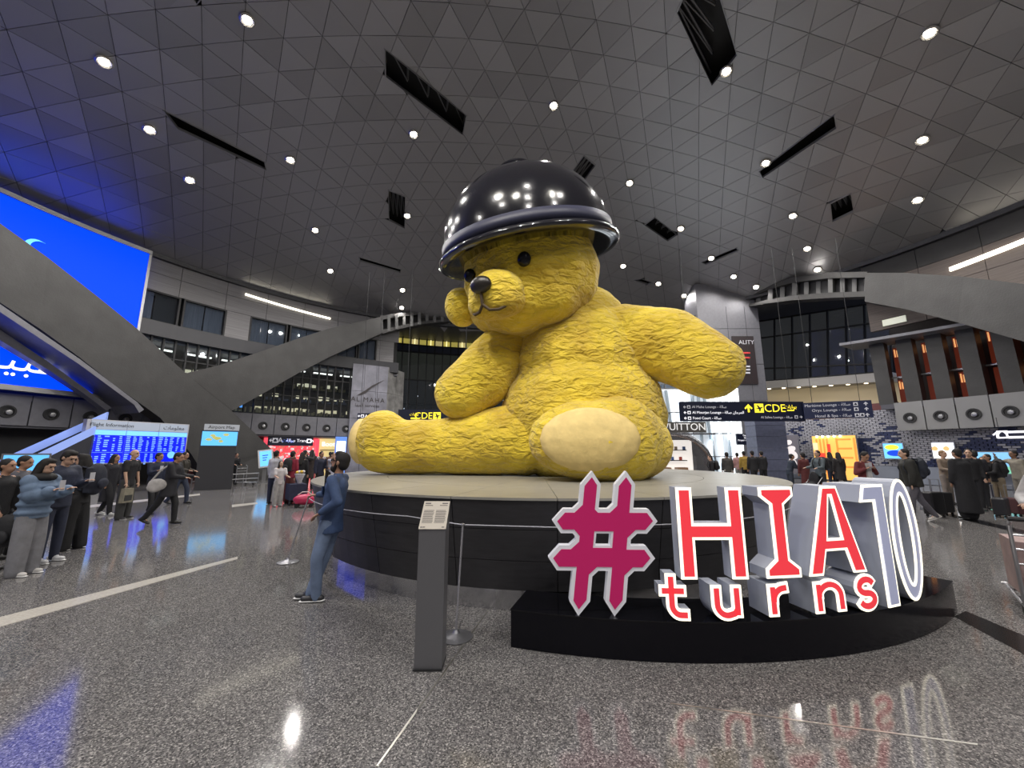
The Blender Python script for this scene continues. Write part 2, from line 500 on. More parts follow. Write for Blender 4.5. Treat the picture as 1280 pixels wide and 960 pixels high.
for k, (a0, a1) in enumerate(wins):
    r = struct(empty('window_%d' % (k + 1), (C0[0], C0[1], 8.95)), 'shuttered window in the left boarded wall')
    g = G(); g.arc(a0, a1, 22.98, 23.3, 8.95, 9.03, 4); g.arc(a0, a1, 22.98, 23.3, 10.64, 10.72, 4)
    for b in (a0, a1): g.arc(b + .12, b - .12, 22.98, 23.3, 8.95, 10.72, 1)
    wpart(r, 'window_frame', g, M_dark)
    mid = (a0 + a1) / 2
    wpart(r, 'blind', G().arc(a0 - .2, mid + .1, 23.15, 23.2, 9.03, 10.64, 3), M_curtain)
    wpart(r, 'blind', G().arc(mid - .1, a1 + .2, 23.18, 23.24, 9.03, 10.64, 3), M_curtain if k else M_dark)
    wpart(r, 'pane', G().arc(a0 - .2, a1 + .2, 23.06, 23.08, 9.03, 10.64, 4), M_glass)
wpart(wl, 'ledge', G().arc(176, 116, 22.7, 23.4, 8.1, 8.93, 20), mat('ledge dark', (.018, .018, .024), .4))
# glazed office gallery 4.25 - 8.1
n_m = 30
g = G()
for i in range(n_m + 1):
    a = 160 - (160 - 118) * i / n_m
    g.arc(a + .1, a - .1, 22.9, 23.12, 4.25, 8.1, 1)
for z in (5.6, 7.0): g.arc(160, 118, 22.95, 23.08, z - .04, z + .04, 16)
wpart(wl, 'mullion_grid', g, M_dark)
for i in range(n_m):
    a0 = 160 - 42 * i / n_m; a1 = 160 - 42 * (i + 1) / n_m
    wpart(wl, 'pane', G().arc(a0 - .1, a1 + .1, 23.0, 23.02, 4.25, 8.1, 1), M_glass)
wpart(wl, 'office_ceiling', G().arc(160, 116, 23.05, 26.5, 7.9, 8.0, 16), M_grey)
wpart(wl, 'office_back_wall', G().arc(160, 116, 26.5, 26.6, 4.2, 8.0, 16), mat('office wall', (.06, .055, .05), .6))
g = G()
for i in range(9):
    a = 158.5 - i * 4.6
    g.arc(a, a - 3.2, 24.0, 24.18, 7.62, 7.7, 2)
wpart(wl, 'strip_light', g, mat('office strip', (1, .95, .8), .5, emit=3.0))
for lev, (z0, mcol, st) in enumerate(((4.5, (1, .84, .5), .5), (5.5, (1, .86, .55), .6), (6.5, (1, .9, .6), .45))):
    g = G(); gd = G(); gs = G()
    for i in range(34):
        a = 157.5 - i * 1.2
        if rnd.random() < .7: g.arc(a, a - rnd.uniform(.5, 1.0), 26.0, 26.1, z0 + .25 + rnd.uniform(0, .1), z0 + .5 + rnd.uniform(0, .1), 1)
        for q in range(3):
            if rnd.random() < .6: gd.arc(a - .35 * q, a - .35 * q - .28, 25.5, 25.75, z0, z0 + rnd.uniform(.12, .4), 1)
    gs.arc(158, 117, 25.4, 26.3, z0 - .06, z0, 12)
    wpart(wl, 'lit_shelf_backs', g, mat('shelf glow %d' % lev, mcol, .5, emit=st * 2), )['kind'] = 'stuff'
    wpart(wl, 'shelf_goods', gd, mat('goods %d' % lev, ((.5, .42, .2), (.2, .22, .3), (.35, .3, .15))[lev], .6))['kind'] = 'stuff'
    wpart(wl, 'shelf', gs, M_dark)
# two blue screens inside the gallery and an attendant are small: screens
wpart(wl, 'blue_screen', G().arc(142.4, 141.6, 24.6, 24.65, 4.75, 5.1, 1), mat('blue screen', (.02, .12, 1), .4, emit=1.5))
wpart(wl, 'blue_screen', G().arc(141.2, 140.5, 24.6, 24.65, 4.7, 5.05, 1), mat('cyan screen', (.1, .4, 1), .4, emit=1.5))
# parapet with portholes 2.85 - 4.2
def parapet(root, angs, z0, z1, rr, m, zc):
    for i in range(len(angs) - 1):
        wpart(root, 'parapet_panel', G().arc(angs[i] - .06, angs[i + 1] + .06, rr, rr + .25, z0, z1, 3), m)
        am = R((angs[i] + angs[i + 1]) / 2); n = Vector((-math.cos(am), -math.sin(am), 0))
        P = Vector((C0[0] + rr * math.cos(am), C0[1] + rr * math.sin(am), zc))
        M = frame(P, n)
        hole = wpart(root, 'porthole', G().lathe([(.2, -.05), (.27, -.05), (.27, .05), (.2, .05), (.2, .01), (.05, .0)], n=18, M=M), M_dark)
        nz = wpart(root, 'air_nozzle', G().lathe([(.06, .0), (.13, .0), (.10, .09), (.04, .1)], c=(.03, -.03, 0), n=14, M=M), M_frame)
        hole_p = hole; nz.parent = hole_p; nz.matrix_parent_inverse = hole_p.matrix_parent_inverse @ Matrix.Identity(4); nz.matrix_parent_inverse = Matrix.Identity(4)
parapet(wl, [178 - 3.4 * i for i in range(18)], 2.85, 4.2, 22.8, M_grey, 3.42)
wpart(wl, 'deck', G().arc(178, 116, 22.85, 27, 3.95, 4.2, 16), M_slab)
# ground storey behind the parapet
wpart(wl, 'shop_soffit', G().arc(178, 116, 22.9, 30, 2.75, 2.85, 16), M_slab)
wpart(wl, 'ground_wall', G().arc(178, 146, 25.5, 25.7, 0, 2.8, 12), M_dark)
wpart(wl, 'ground_wall', G().arc(146, 116, 30, 30.2, 0, 2.8, 12), mat('shop back', (.3, .28, .27), .5))
# strip light under the rim
wpart(wl, 'cove_light', G().arc(143.5, 129.5, 22.88, 22.98, 12.05, 12.16, 12, z0b=11.75, z1b=11.86), mat('cove light', (1, .93, .75), .5, emit=3.5))

# big blue screen ------------------------------------------------------
sc = empty('led_screen', (C0[0], C0[1], 4.5)); tag(sc, 'huge blue curved video wall high on the left wall behind the concrete beam', 'screen')
M_led = mat('led blue', (.0, .01, .08), .6, spec=.1, emit=1.6, ecol=(.0, .045, 1.0))
wpart(sc, 'display', G().arc(190, 156.8, 22.3, 22.45, 4.5, 12.4, 16), M_led)
g = G(); g.arc(190, 156.6, 22.2, 22.6, 12.4, 12.6, 16); g.arc(190, 156.6, 22.2, 22.6, 4.28, 4.5, 16); g.arc(156.8, 156.5, 22.25, 22.6, 4.3, 12.6, 1)
wpart(sc, 'bezel', g, M_frame)
def arc_point(a, r, z, c=C0): return Vector((c[0] + r * math.cos(R(a)), c[1] + r * math.sin(R(a)), z))
def arc_text(root, name, body, size, m, a, r, z, **k):
    P = arc_point(a, r, z); t = text(name, body, size, m, frame(P, (C0[0] - P.x, C0[1] - P.y, 0)), **k)
    t.parent = root; t.matrix_parent_inverse = Matrix.Translation(-root.location); return t
def rtl(s): return s[::-1]
AR_TATBIQ = rtl('\ufe97\ufec4\ufe92\ufef4\ufed6')      # presentation forms, laid out right to left
p = cyl(22, 463, 22.2)
arc_text(sc, 'lettering', AR_TATBIQ, 1.35, M_white_e, 166.2, 22.24, 5.55)
p2 = cyl(10, 432, 22.2)
arc_text(sc, 'lettering', rtl('\ufe91\ufe8e\ufedf\ufecc\ufeae\ufe91\ufef4\ufe94'), 1.5, M_white_e, 167.0, 22.24, 6.95)
P = arc_point(167.2, 22.24, 10.6); Mx = frame(P, (C0[0] - P.x, C0[1] - P.y, 0))
cres = G(); pts = []
for k in range(13): t_ = R(70 + 220 * k / 12); pts.append(Mx @ Vector((.42 * math.cos(t_), .42 * math.sin(t_), 0)))
for k in range(12, -1, -1): t_ = R(70 + 220 * k / 12); pts.append(Mx @ Vector((.12 + .34 * math.cos(t_), .03 + .36 * math.sin(t_), 0)))
cres.prism(pts, Mx.to_3x3() @ Vector((0, 0, .01)))
wpart(sc, 'crescent_mark', cres, mat('cyan mark', (.1, .5, 1), .5, emit=1.3))
# the room behind the left gallery is closed by walls; far hall walls close the view
wb = wall_root('wall_back', 'distant dark back wall of the terminal')
wpart(wb, 'wall_core', G().arc(116, 30, 56, 56.4, 0, 16, 24), mat('far wall', (.06, .065, .075), .6))
g = G()
wpart(wb, 'far_roof', G().arc(125, 25, 23.4, 56, 13.6, 13.9, 24), mat('far roof', (.07, .07, .08), .5))
wr_ = wall_root('wall_front', 'side walls of the hall behind the viewer')
wpart(wr_, 'wall_core', G().arc(178, 372, 24.5, 24.9, 0, 13.5, 48), mat('hall wall', (.12, .12, .13), .6))

# ------------------------------------------------------------------ concrete beams
def beam(name, label, top, low, rads, thick=1.1, m=M_conc):
    """top/low edges as pixel polylines at plan radii rads about the hall centre, given real thickness outwards"""
    A = [cyl(*p, r) for p, r in zip(top, rads)]; B = [cyl(*p, r) for p, r in zip(low, rads)]
    n = len(A); v = []; f = []
    for a, b in zip(A, B):
        da = Vector((a.x - C0[0], a.y - C0[1], 0)).normalized(); db = Vector((b.x - C0[0], b.y - C0[1], 0)).normalized()
        v += [a, b, b + db * thick, a + da * thick]
    for i in range(n - 1):
        for k in range(4):
            p = i * 4 + k; q = i * 4 + (k + 1) % 4; f.append((p, q, q + 4, p + 4))
    f += [(0, 1, 2, 3), tuple(range((n - 1) * 4, n * 4))[::-1]]
    return G().add(v, f)
arch = struct(empty('trim_21', (0, 0, 0)), 'crossing grey concrete arch beams of the left side of the hall')
g = beam('b', '', [(-200, 150), (-60, 238), (0, 279), (60, 322), (120, 369), (167, 407), (233, 467), (262, 492), (289, 513), (341, 563), (368, 592), (376, 603)],
         [(-200, 270), (-60, 340), (0, 378), (50, 411), (100, 447), (140, 479), (200, 522), (220, 545), (238, 566), (250, 585), (255, 600), (258, 612)],
         [20.6] * 12)
o = g.build('beam', M_conc); o.parent = arch
g = beam('b', '', [(215, 478), (233, 467), (280, 455), (330, 438), (370, 424), (410, 411), (475, 396)],
         [(240, 530), (260, 525), (291, 513), (334, 489), (370, 468), (410, 447), (478, 416)], [21.0, 20.85, 20.7, 20.8, 21.0, 21.2, 21.6], .8)
o = g.build('beam', M_conc); o.parent = arch
top = [(475, 396), (500, 392), (530, 389.5), (562, 388), (600, 389), (640, 390)]; low = [(478, 416), (500, 410), (530, 404), (562, 401), (600, 400), (640, 400)]
rads = [21.6, 21.8, 22, 22.2, 22.3, 22.4]
def split(top, low, u0, u1):
    return [(a[0] + (b[0] - a[0]) * u0, a[1] + (b[1] - a[1]) * u0) for a, b in zip(top, low)], [(a[0] + (b[0] - a[0]) * u1, a[1] + (b[1] - a[1]) * u1) for a, b in zip(top, low)]
def slotted(root, top, low, rads, step):
    for u0, u1 in ((-.05, .2), (.82, 1.05)):
        a, b = split(top, low, u0, u1); o = beam('b', '', a, b, rads, .8).build('chord', M_conc); o.parent = root
    a, b = split(top, low, .15, .85); o = beam('b', '', a, b, [r + .5 for r in rads], .2).build('slot_backing', M_dark); o.parent = root
    x = top[0][0]
    while x < top[-1][0] - 2:
        for i in range(len(top) - 1):
            if top[i][0] <= x <= top[i + 1][0]:
                t = (x - top[i][0]) / (top[i + 1][0] - top[i][0]); yt = top[i][1] + (top[i + 1][1] - top[i][1]) * t; yl = low[i][1] + (low[i + 1][1] - low[i][1]) * t; r = rads[i]
        o = beam('b', '', [(x, yt), (x + step * .38, yt)], [(x, yl), (x + step * .38, yl)], [r + .05, r + .05], .5).build('rib', mat('rib', (.10, .10, .10), .5)); o.parent = root
        x += step
slotted(arch, top, low, rads, 9.5)
# steel underside blade of the left beam (lit blue)
g = beam('b', '', [(-60, 342), (0, 380), (100, 449), (172, 503), (180, 512)], [(-60, 352), (0, 390), (100, 456), (168, 506), (174, 516)], [20.4] * 5, 2.2)
o = g.build('soffit_trim', M_grey); o.parent = arch
g = beam('b', '', [(-60, 375), (0, 412), (60, 452), (110, 488), (140, 510)], [(-60, 392), (0, 425), (60, 462), (105, 492), (133, 513)], [21.6] * 5, .5)
o = g.build('lower_rail', M_grey); o.parent = arch

archr = struct(empty('trim_22', (0, 0, 0)), 'grey concrete arch beam of the right side of the hall')
g = beam('b', '', [(1081, 341), (1130, 341), (1205, 346), (1280, 355), (1400, 380)], [(1081, 377), (1130, 386), (1197, 403), (1280, 427), (1400, 470)], [21.0, 20.8, 20.6, 20.4, 20.2], 1.2)
o = g.build('beam', M_conc); o.parent = archr
slotted(archr, [(930, 372), (960, 358), (990, 348), (1035, 342), (1084, 341)], [(930, 384), (960, 378), (990, 374), (1035, 371), (1084, 369)], [23, 22.4, 22, 21.5, 21.1], 15)

# ------------------------------------------------------------------ right side
wr = wall_root('wall_right', 'right hall wall with brown boarded cladding above red gallery bays and a porthole parapet')
a = 28.0
while a > 2:
    wpart(wr, 'panel', G().arc(a, a - 5.95, 23.0, 23.3, 10.3, 11.5, 4), M_cladr)
    wpart(wr, 'panel', G().arc(a, a - 5.95, 23.0, 23.3, 11.52, 12.75, 4), M_conc)
    wpart(wr, 'panel', G().arc(a, a - 5.95, 23.0, 23.3, 8.6, 10.28, 4), M_cladr) if a < 30 else None
    a -= 6
wpart(wr, 'cove_light', G().arc(19.0, 6, 22.85, 22.97, 10.75, 10.95, 10, z0b=11.15, z1b=11.35), mat('cove light r', (1, .93, .78), .5, emit=3.0))
wpart(wr, 'light_panel', G().arc(26.5, 24.0, 22.9, 22.97, 8.75, 9.1, 3), mat('pale panel', (.7, .72, .6), .5, emit=.5))
parapet(wr, [26.6 - 2.95 * i for i in range(9)], 2.85, 4.35, 22.7, mat('parapet grey', (.2, .2, .205), .5, .1), 3.5)
wpart(wr, 'deck', G().arc(28, 0, 22.75, 27, 4.05, 4.3, 10), M_slab)
wpart(wr, 'canopy', G().arc(31, 0, 21.9, 24, 7.9, 8.05, 12, z0b=7.3, z1b=7.45), M_grey)
wpart(wr, 'gallery_back', G().arc(28, 0, 25.6, 25.8, 4.0, 10.5, 12), mat('gallery back', (.03, .022, .02), .6))
M_red = mat('red perforated bay', (.16, .028, .022), .5, emit=.05, ecol=(1, .15, .05))
for i in range(9):
    a = 27.5 - i * 2.9
    am = R(a); P = arc_point(a, 22.95, 4.3); n = Vector((-math.cos(am), -math.sin(am), 0)); t = Vector((-n.y, n.x, 0))
    g = G(); g.prism([P - t * .32, P + t * .32, P + t * .22 - n * .8, P - t * .22 - n * .8], Vector((0, 0, 3.5)) + n * .15)
    wpart(wr, 'fin_column', g, M_conc)
    for z0, z1 in ((4.4, 5.75), (5.95, 7.6)):
        wpart(wr, 'bay_panel', G().arc(a - .75, a - 2.2, 23.9, 24.0, z0, z1, 2), M_red)
        g = G()
        for q in range(5): g.arc(a - .9 - q * .25, a - 1.0 - q * .25, 23.84, 23.9, z1 - .55, z1 - .1 - .07 * (q % 3), 1)
        if i % 2 == 0 or z0 > 5: wpart(wr, 'slot_lamps', g, mat('amber slot', (1, .5, .2), .5, emit=.7))
    wpart(wr, 'rail', G().arc(a, a - 2.9, 23.5, 23.6, 5.8, 5.88, 2), M_frame)
# textured brick wall
bw = wall_root('wall_far_right', 'blue grey wall of small wavy tilted tiles with screens')
rB = 23.6
wpart(bw, 'wall_core', G().arc(52, 0, rB, rB + .3, 0, 4.1, 20), mat('grout', (.015, .018, .035), .6))
M_tileA = mat('tile pale', (.33, .33, .37), .4, vary=.2, vscale=.6); M_tileB = mat('tile navy', (.03, .04, .10), .35, vary=.3, vscale=.6)
gA = G(); gB = G()
row = 0; z = .95
while z < 4.05:
    a = 51.5 + (row % 2) * .35
    while a > 1:
        wave = math.sin(a * .55 + z * 1.7) + .6 * math.sin(a * 1.7 - z * 1.1)
        depth = .05 + .035 * math.sin(a * .8 + z * 2.1) + rnd.uniform(0, .03)
        dark = wave + (2.4 - z) * .9 + rnd.uniform(-.9, .9) > .7
        (gB if dark else gA).arc(a, a - .62, rB - depth, rB + .01, z, z + .085, 1)
        a -= .7
    z += .105; row += 1
wpart(bw, 'pale_tiles', gA, M_tileA, normals=False)['kind'] = 'stuff'
wpart(bw, 'navy_tiles', gB, M_tileB, normals=False)['kind'] = 'stuff'
wpart(bw, 'dado', G().arc(51, 0, rB - .15, rB + .05, .02, .93, 16), mat('dado', (.2, .22, .27), .4))
# glazed meeting building on the right
gb = struct(empty('wall_glazed_right', (0, 0, 0)), 'concave dark glazed facade above a white soffit at right')
cols_t = [948, 968, 990, 1012, 1034, 1057, 1080, 1112]
def gl(u, v):   # u column, v row 0..4 -> pixel
    x = cols_t[u]; s = (x - 948) / 164
    ys = [402 - 26 * s, 423 - 22 * s, 442 - 13 * s if False else 461 - 7 * s, 477 - 13 * s]
    return x + (v / 3) * 3 * s, ys[v]
RG = 27.5
g = G()
for u in range(7):
    for v in range(3):
        q = [cyl(*gl(u, v), RG), cyl(*gl(u + 1, v), RG), cyl(*gl(u + 1, v + 1), RG), cyl(*gl(u, v + 1), RG)]
        n = Vector((q[0].x - C0[0], q[0].y - C0[1], 0)).normalized()
        o = G().prism(q, n * .03).build('pane', glass_mat('office glass', (.5, .52, .55), .05)); o.parent = gb
for u in range(8): g.tube([cyl(*gl(u, v), RG - .05) for v in range(4)], .07, 4)
for v in range(4): g.tube([cyl(*gl(u, v), RG - .05) for u in range(8)], .07, 4)
o = g.build('mullion_grid', M_dark); o.parent = gb
q = [cyl(*gl(0, 0), RG + 2.5), cyl(*gl(7, 0), RG + 2.5), cyl(*gl(7, 3), RG + 2.5), cyl(*gl(0, 3), RG + 2.5)]
o = G().prism(q, (.4, .8, 0)).build('room_back', mat('room back', (.34, .33, .31), .6, emit=.2)); o.parent = gb  # wall itself glows, standing in for the light inside the room
A0 = math.degrees(math.atan2(cyl(948, 480, RG).y - C0[1], cyl(948, 480, RG).x - C0[0])); A1 = math.degrees(math.atan2(cyl(1113, 470, RG).y - C0[1], cyl(1113, 470, RG).x - C0[0]))
zs0 = cyl(948, 478, RG).z; zs1 = cyl(1112, 466, RG).z
o = G().arc(A0 + .3, A1 - .3, RG - .5, RG + 4, zs0 - .55, zs0, 12, z0b=zs1 - .6, z1b=zs1).build('soffit', mat('white soffit', (.55, .53, .5), .5)); o.parent = gb
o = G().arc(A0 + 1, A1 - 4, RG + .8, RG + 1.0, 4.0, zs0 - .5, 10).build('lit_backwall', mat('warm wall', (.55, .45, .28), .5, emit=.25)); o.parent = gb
for i in range(7):
    a = A0 - 1.5 - i * 2.0; P = arc_point(a, RG - .1, zs0 - .6 + (zs1 - zs0) * (i * 2 + 1.5) / (A0 - A1))
    o = G().lathe([(.11, 0), (.11, .08), (.02, .08)], c=P, n=12).build('soffit_lamp', mat('warm lamp', (1, .8, .5), .5, emit=8)); o.parent = gb
o = G().arc(38, 27, 23.6, 23.9, 4.1, 4.5, 6).build('red_band', mat('red band', (.12, .03, .03), .5)); o.parent = gb

# column with dark poster
colr = struct(empty('trim_23', (0, 0, 0)), 'tall grey panelled column right of the corridor')
Y = 27.0
def ybox(px0, px1, py0, py1, Y, depth): 
    a = atY(px0, py1, Y); b = atY(px1, py0, Y)
    return G().box(((a.x + b.x) / 2, Y + depth / 2, (a.z + b.z) / 2), (b.x - a.x, depth, b.z - a.z)), a, b
a = atY(890, 610, Y); b = atY(943, 350, Y)
zz = [0, 2.6, 5.2, 7.8, 10.4, 13.8]
for i in range(5):
    o = G().box(((a.x + b.x) / 2, Y + 1, (zz[i] + zz[i + 1]) / 2), (b.x - a.x, 2, zz[i + 1] - zz[i] - .03)).build('panel', M_grey); o.parent = colr
o = G().prism([atY(868, 395, Y + .3), atY(890, 362, Y + .3), atY(890, 420, Y + .3), atY(868, 410, Y + .3)], (0, 1.5, 0)).build('side_fin', M_dark); o.parent = colr
po = empty('poster', atY(931, 480, Y - .1)); tag(po, 'tall dark banner with red and white lettering hanging on the grey column', 'poster')
a = atY(921, 480, Y - .12); b = atY(942, 420, Y - .12)
link(po, G().box(((a.x + b.x) / 2, Y - .06, (a.z + b.z) / 2), (b.x - a.x, .06, b.z - a.z)).build('sheet', mat('poster dark', (.022, .014, .016), .5)))
for py, tx, m, s in ((428, 'ALITY', M_grey_t, .42), (444, 'X', M_grey_t, .5)):
    if tx != 'X': link(po, text('lettering', tx, s, m, frame(atY(933, py, Y - .13), (0, -1, 0))))
for py in (441, 447, 458, 462, 466):
    c = atY(931, py, Y - .13); link(po, G().box(c, (.75, .01, .11)).build('text_line', mat('poster red', (.6, .05, .05), .5, emit=.2) if py < 450 else M_grey_t))

# glazed drum on the left behind the bear
dr = struct(empty('wall_drum', (0, 0, 0)), 'curved glass drum with a yellow lit top storey behind the sculpture at left')
RD = 31.0
zt = [cyl(540, y, RD).z for y in (410, 433, 442, 476, 520)]
a = 117.5; k = 0
M_lit = mat('yellow blind', (.8, .7, .3), .6, emit=.5, ecol=(1, .85, .25)); M_lit2 = mat('warm blind', (.7, .62, .4), .6, emit=.6, ecol=(1, .85, .5))
gm = G()
while a > 88:
    a1 = a - 1.55
    o = G().arc(a - .06, a1 + .06, RD, RD + .04, zt[1], zt[0], 2).build('pane', glass_mat('drum glass', (.8, .8, .7), .08)); o.parent = dr
    o = G().arc(a - .1, a1 + .1, RD + .5, RD + .55, zt[1], zt[0], 2).build('blind', (M_lit, M_lit2, M_lit)[k % 3]); o.parent = dr
    o = G().arc(a - .06, a1 + .06, RD, RD + .1, zt[2], zt[1], 2).build('spandrel', mat('spandrel', (.05, .06, .1), .3)); o.parent = dr
    for z0, z1 in ((zt[3], zt[2]), (zt[4], zt[3]), (0.0, zt[4])):
        o = G().arc(a - .06, a1 + .06, RD, RD + .04, z0, z1, 2).build('pane', M_glassd if z0 < zt[3] else glass_mat('grey glass', (.4, .42, .42), .1)); o.parent = dr
    gm.arc(a + .07, a - .07, RD - .12, RD + .12, 0, zt[0], 1)
    if k % 2 == 0:
        o = G().arc(a - .7, a - .85, RD + .3, RD + .4, zt[1] + .15, zt[0] - .2, 1).build('tube_lamp', mat('tube', (1, .9, .6), .5, emit=2.2)); o.parent = dr
    a = a1; k += 1
for z in zt: gm.arc(117.5, 88, RD - .1, RD + .12, z - .06, z + .06, 20)
o = gm.build('mullion_grid', M_dark); o.parent = dr
o = G().arc(118, 86, RD + 2, RD + 2.2, 0, zt[1], 14).build('room_back', mat('drum back', (.12, .12, .115), .6, emit=.13, ecol=(.8, .8, .72))); o.parent = dr  # emission in the back wall replaces room lighting behind the drum panes
o = G().arc(120, 86, RD + .6, RD + 1.6, zt[0], 13.7, 14).build('upper_wall', mat('upper wall', (.04, .04, .045), .5)); o.parent = dr
g = G()
for k in range(14):
    P = arc_point(115.5 - k * 1.9 + rnd.uniform(-.4, .4), RD + 1.0, rnd.uniform(zt[4] + .3, zt[3] - .2)); g.ell(P, (.06, .06, .06), n=8, m=5)
o = g.build('ceiling_spots', mat('spot dot', (1, 1, .95), .5, emit=6)); o.parent = dr; o['kind'] = 'stuff'

# AL MAHA stone tower
tw = struct(empty('trim_24', (0, 0, 0)), 'grey stone kiosk tower with engraved lettering left of the sculpture')
p0, p1 = cyl(437, 520, 22.6), cyl(482.5, 520, 22.6); zt_ = cyl(460, 456, 22.6).z
p2 = atY(503, 520, p1.y + 2.2)
f0, f1, f2 = Vector((p0.x, p0.y, 0)), Vector((p1.x, p1.y, 0)), Vector((p2.x, p2.y, 0))
M_stone = mat('tower stone', (.20, .20, .24), .45, vary=.25, vscale=1.5); M_stone2 = mat('tower stone side', (.26, .255, .25), .45, vary=.35, vscale=2)
nz_ = 4
for i in range(nz_):
    z0 = zt_ * i / nz_; z1 = zt_ * (i + 1) / nz_ - .02
    for (A, B, m, k) in ((f0, f1, M_stone, 3), (f1, f2, M_stone2, 2)):
        for j in range(k):
            a = A.lerp(B, j / k); b = A.lerp(B, (j + 1) / k); d = (B - A).normalized(); nn = Vector((-d.y, d.x, 0))
            a = a + d * .01; b = b - d * .01
            o = G().prism([a + Vector((0, 0, z0)), b + Vector((0, 0, z0)), b + Vector((0, 0, z1)), a + Vector((0, 0, z1))], nn * .2).build('stone_slab', m); o.parent = tw
core = G(); d1 = (f1 - f0).normalized(); back = Vector((-d1.y, d1.x, 0)) * 2.5
core.prism([f0 + Vector((.2, .2, 0)), f1 + Vector((0, .2, 0)), f2 + Vector((-.1, .2, 0)), f0 + back + Vector((.3, 0, 0))], (0, 0, zt_ - .05))
o = core.build('core', M_dark); o.parent = tw
tn = Vector((d1.y, -d1.x, 0))
def fm(px, py):
    dd = ray(px, py); t_ = (f0 - O).dot(tn) / dd.dot(tn); return frame(O + dd * t_ + tn * .02, tn)
M_eng = mat('engraved bronze', (.035, .028, .03), .5)
o = text('lettering', 'AL MAHA', .52, M_eng, fm(460, 500), spacing=1.2); o.parent = tw
o = text('lettering', rtl('\ufe8d\ufedf\ufee4\ufeec\ufe8e') + ' services', .34, M_eng, fm(459, 507)); o.parent = tw
Mq = fm(459, 488)
o = G().prism([Mq @ Vector(q) for q in ((-.75, -.45, 0), (-.2, -.05, 0), (.35, .42, 0), (1.25, .95, 0), (.3, .2, 0), (-.1, -.22, 0), (-.35, -.38, 0))], Mq.to_3x3() @ Vector((0, 0, .03))).build('feather_mark', M_eng); o.parent = tw

# ------------------------------------------------------------------ ceiling downlights and added spots on the bear
M_lamp = mat('lamp lens', (1, .93, .8), .5, emit=45)
M_bowl = mat('lamp bowl', (.5, .48, .45), .25, .6)
lens_g = G().lathe([(.13, -.06), (.13, -.08), (.01, -.09)], n=12); ring_g = G().lathe([(.14, 0), (.24, 0), (.26, -.06), (.21, -.10), (.14, -.06)], n=16)
ring0 = lens0 = None
LAMPS = [(309, 24), (130, 76), (187, 161), (237, 224), (363, 199), (517, 167), (692, 131), (908, 88), (1162, 40), (1153, 174), (957, 203), (787, 228),
         (1147, 249), (991, 269), (851, 285), (1009, 310), (1022, 336), (889, 322), (394, 287), (413, 338), (509, 269), (503, 362), (502, 384), (945, 358), (917, 345), (823, 354), (855, 369), (779, 332)]
WHERE = ['at the top edge left of centre', 'in the upper left corner of the photo', 'twinned beside the long dark slot at upper left', 'low in the blue glow at left', 'right of the long dark slot at upper left', 'left of the hat below the long slot opening', 'above the hat near the top middle', 'at the lower corner of the top right slot', 'in the upper right corner of the photo', 'at the right edge below the corner lamp', 'at the left end of the slanting slot at right', 'right of the hat above the small slot', 'at right above the right hand beam', 'left of the square truss opening at right', 'beside the small square slot right of the hat', 'under the square truss opening at right', 'above the left end of the right arch', 'at the lower right slanted small slot', 'above the cove light at left', 'nearest above the cove light at left', 'beside the small slot left of the hat', 'low at left above the arch slots', 'lowest at left touching the arch slots', 'over the slotted part of the right arch', 'left of the slotted right arch', 'behind the raised arm near the small slot', 'above the grey column', "just right of the bear's hat low on the dome"]
def downlight(P, energy, label='round downlight of the dome behind the viewer', name='ceiling_light'):
    global ring0, lens0
    n = Vector((-2 * KD * (P.x - C0[0]), -2 * KD * (P.y - C0[1]), -1)).normalized()
    r = empty(name, P)
    tag(r, label, 'downlight', 'round downlights of the dome ceiling')
    if ring0 is None:
        ring0 = ring_g.build('bezel', M_bowl); lens0 = lens_g.build('lens', M_lamp); a, b = ring0, lens0
    else:
        a, b = ring0.copy(), lens0.copy(); COL.objects.link(a); COL.objects.link(b)
    a.parent = r; b.parent = r
    q = Vector((0, 0, -1)).rotation_difference(n)
    r.rotation_mode = 'QUATERNION'; r.rotation_quaternion = q
    l = bpy.data.lights.new('bulb', 'SPOT'); l.energy = energy; l.color = (1, .96, .91); l.spot_size = R(165); l.spot_blend = .5; l.shadow_soft_size = .15
    lo = bpy.data.objects.new('bulb', l); COL.objects.link(lo); lo.parent = r; lo.location = (0, 0, -.12)
    return r
for p, where in zip(LAMPS, WHERE):
    P = dome(*p); P.z -= .01; downlight(P, DOWN_W * (.3 if math.hypot(P.x - C0[0], P.y - C0[1]) > 18 else 1), 'round ceiling downlight ' + where)
for k in range(14):      # the same grid of lamps goes on behind the viewer
    x = -16 + (k % 5) * 8; y = -1 - (k // 5) * 4
    if math.hypot(x - C0[0], y - C0[1]) < RR - 2: downlight(lift((x, y), -.01), DOWN_W)
def fillspot(P, target, energy, label, size=34, color=(1, .95, .85)):  # out-of-view spotlight added to brighten the bear
    r = empty('added_fillspot', P); tag(r, label, 'spotlight', 'added spotlights aimed at the bear')
    d = (Vector(target) - P).normalized(); q = Vector((0, 0, -1)).rotation_difference(d)
    r.rotation_mode = 'QUATERNION'; r.rotation_quaternion = q
    o = G().lathe([(.05, .3), (.15, .28), (.17, -.1), (.15, -.1), (.14, .05)], n=14).build('housing', M_black); o.parent = r
    o = G().lathe([(.14, .02), (.13, .0), (.01, -.01)], n=14).build('lens', M_lamp); o.parent = r
    l = bpy.data.lights.new('bulb', 'SPOT'); l.energy = energy; l.color = color; l.spot_size = R(size); l.spot_blend = .5; l.shadow_soft_size = .14
    lo = bpy.data.objects.new('bulb', l); COL.objects.link(lo); lo.parent = r; lo.location = (0, 0, -.15)
fillspot(lift((-7, -1), -.5), (0, 8.6, 4.2), FILLSPOT_W, 'added unseen projector lighting the bear from the left')
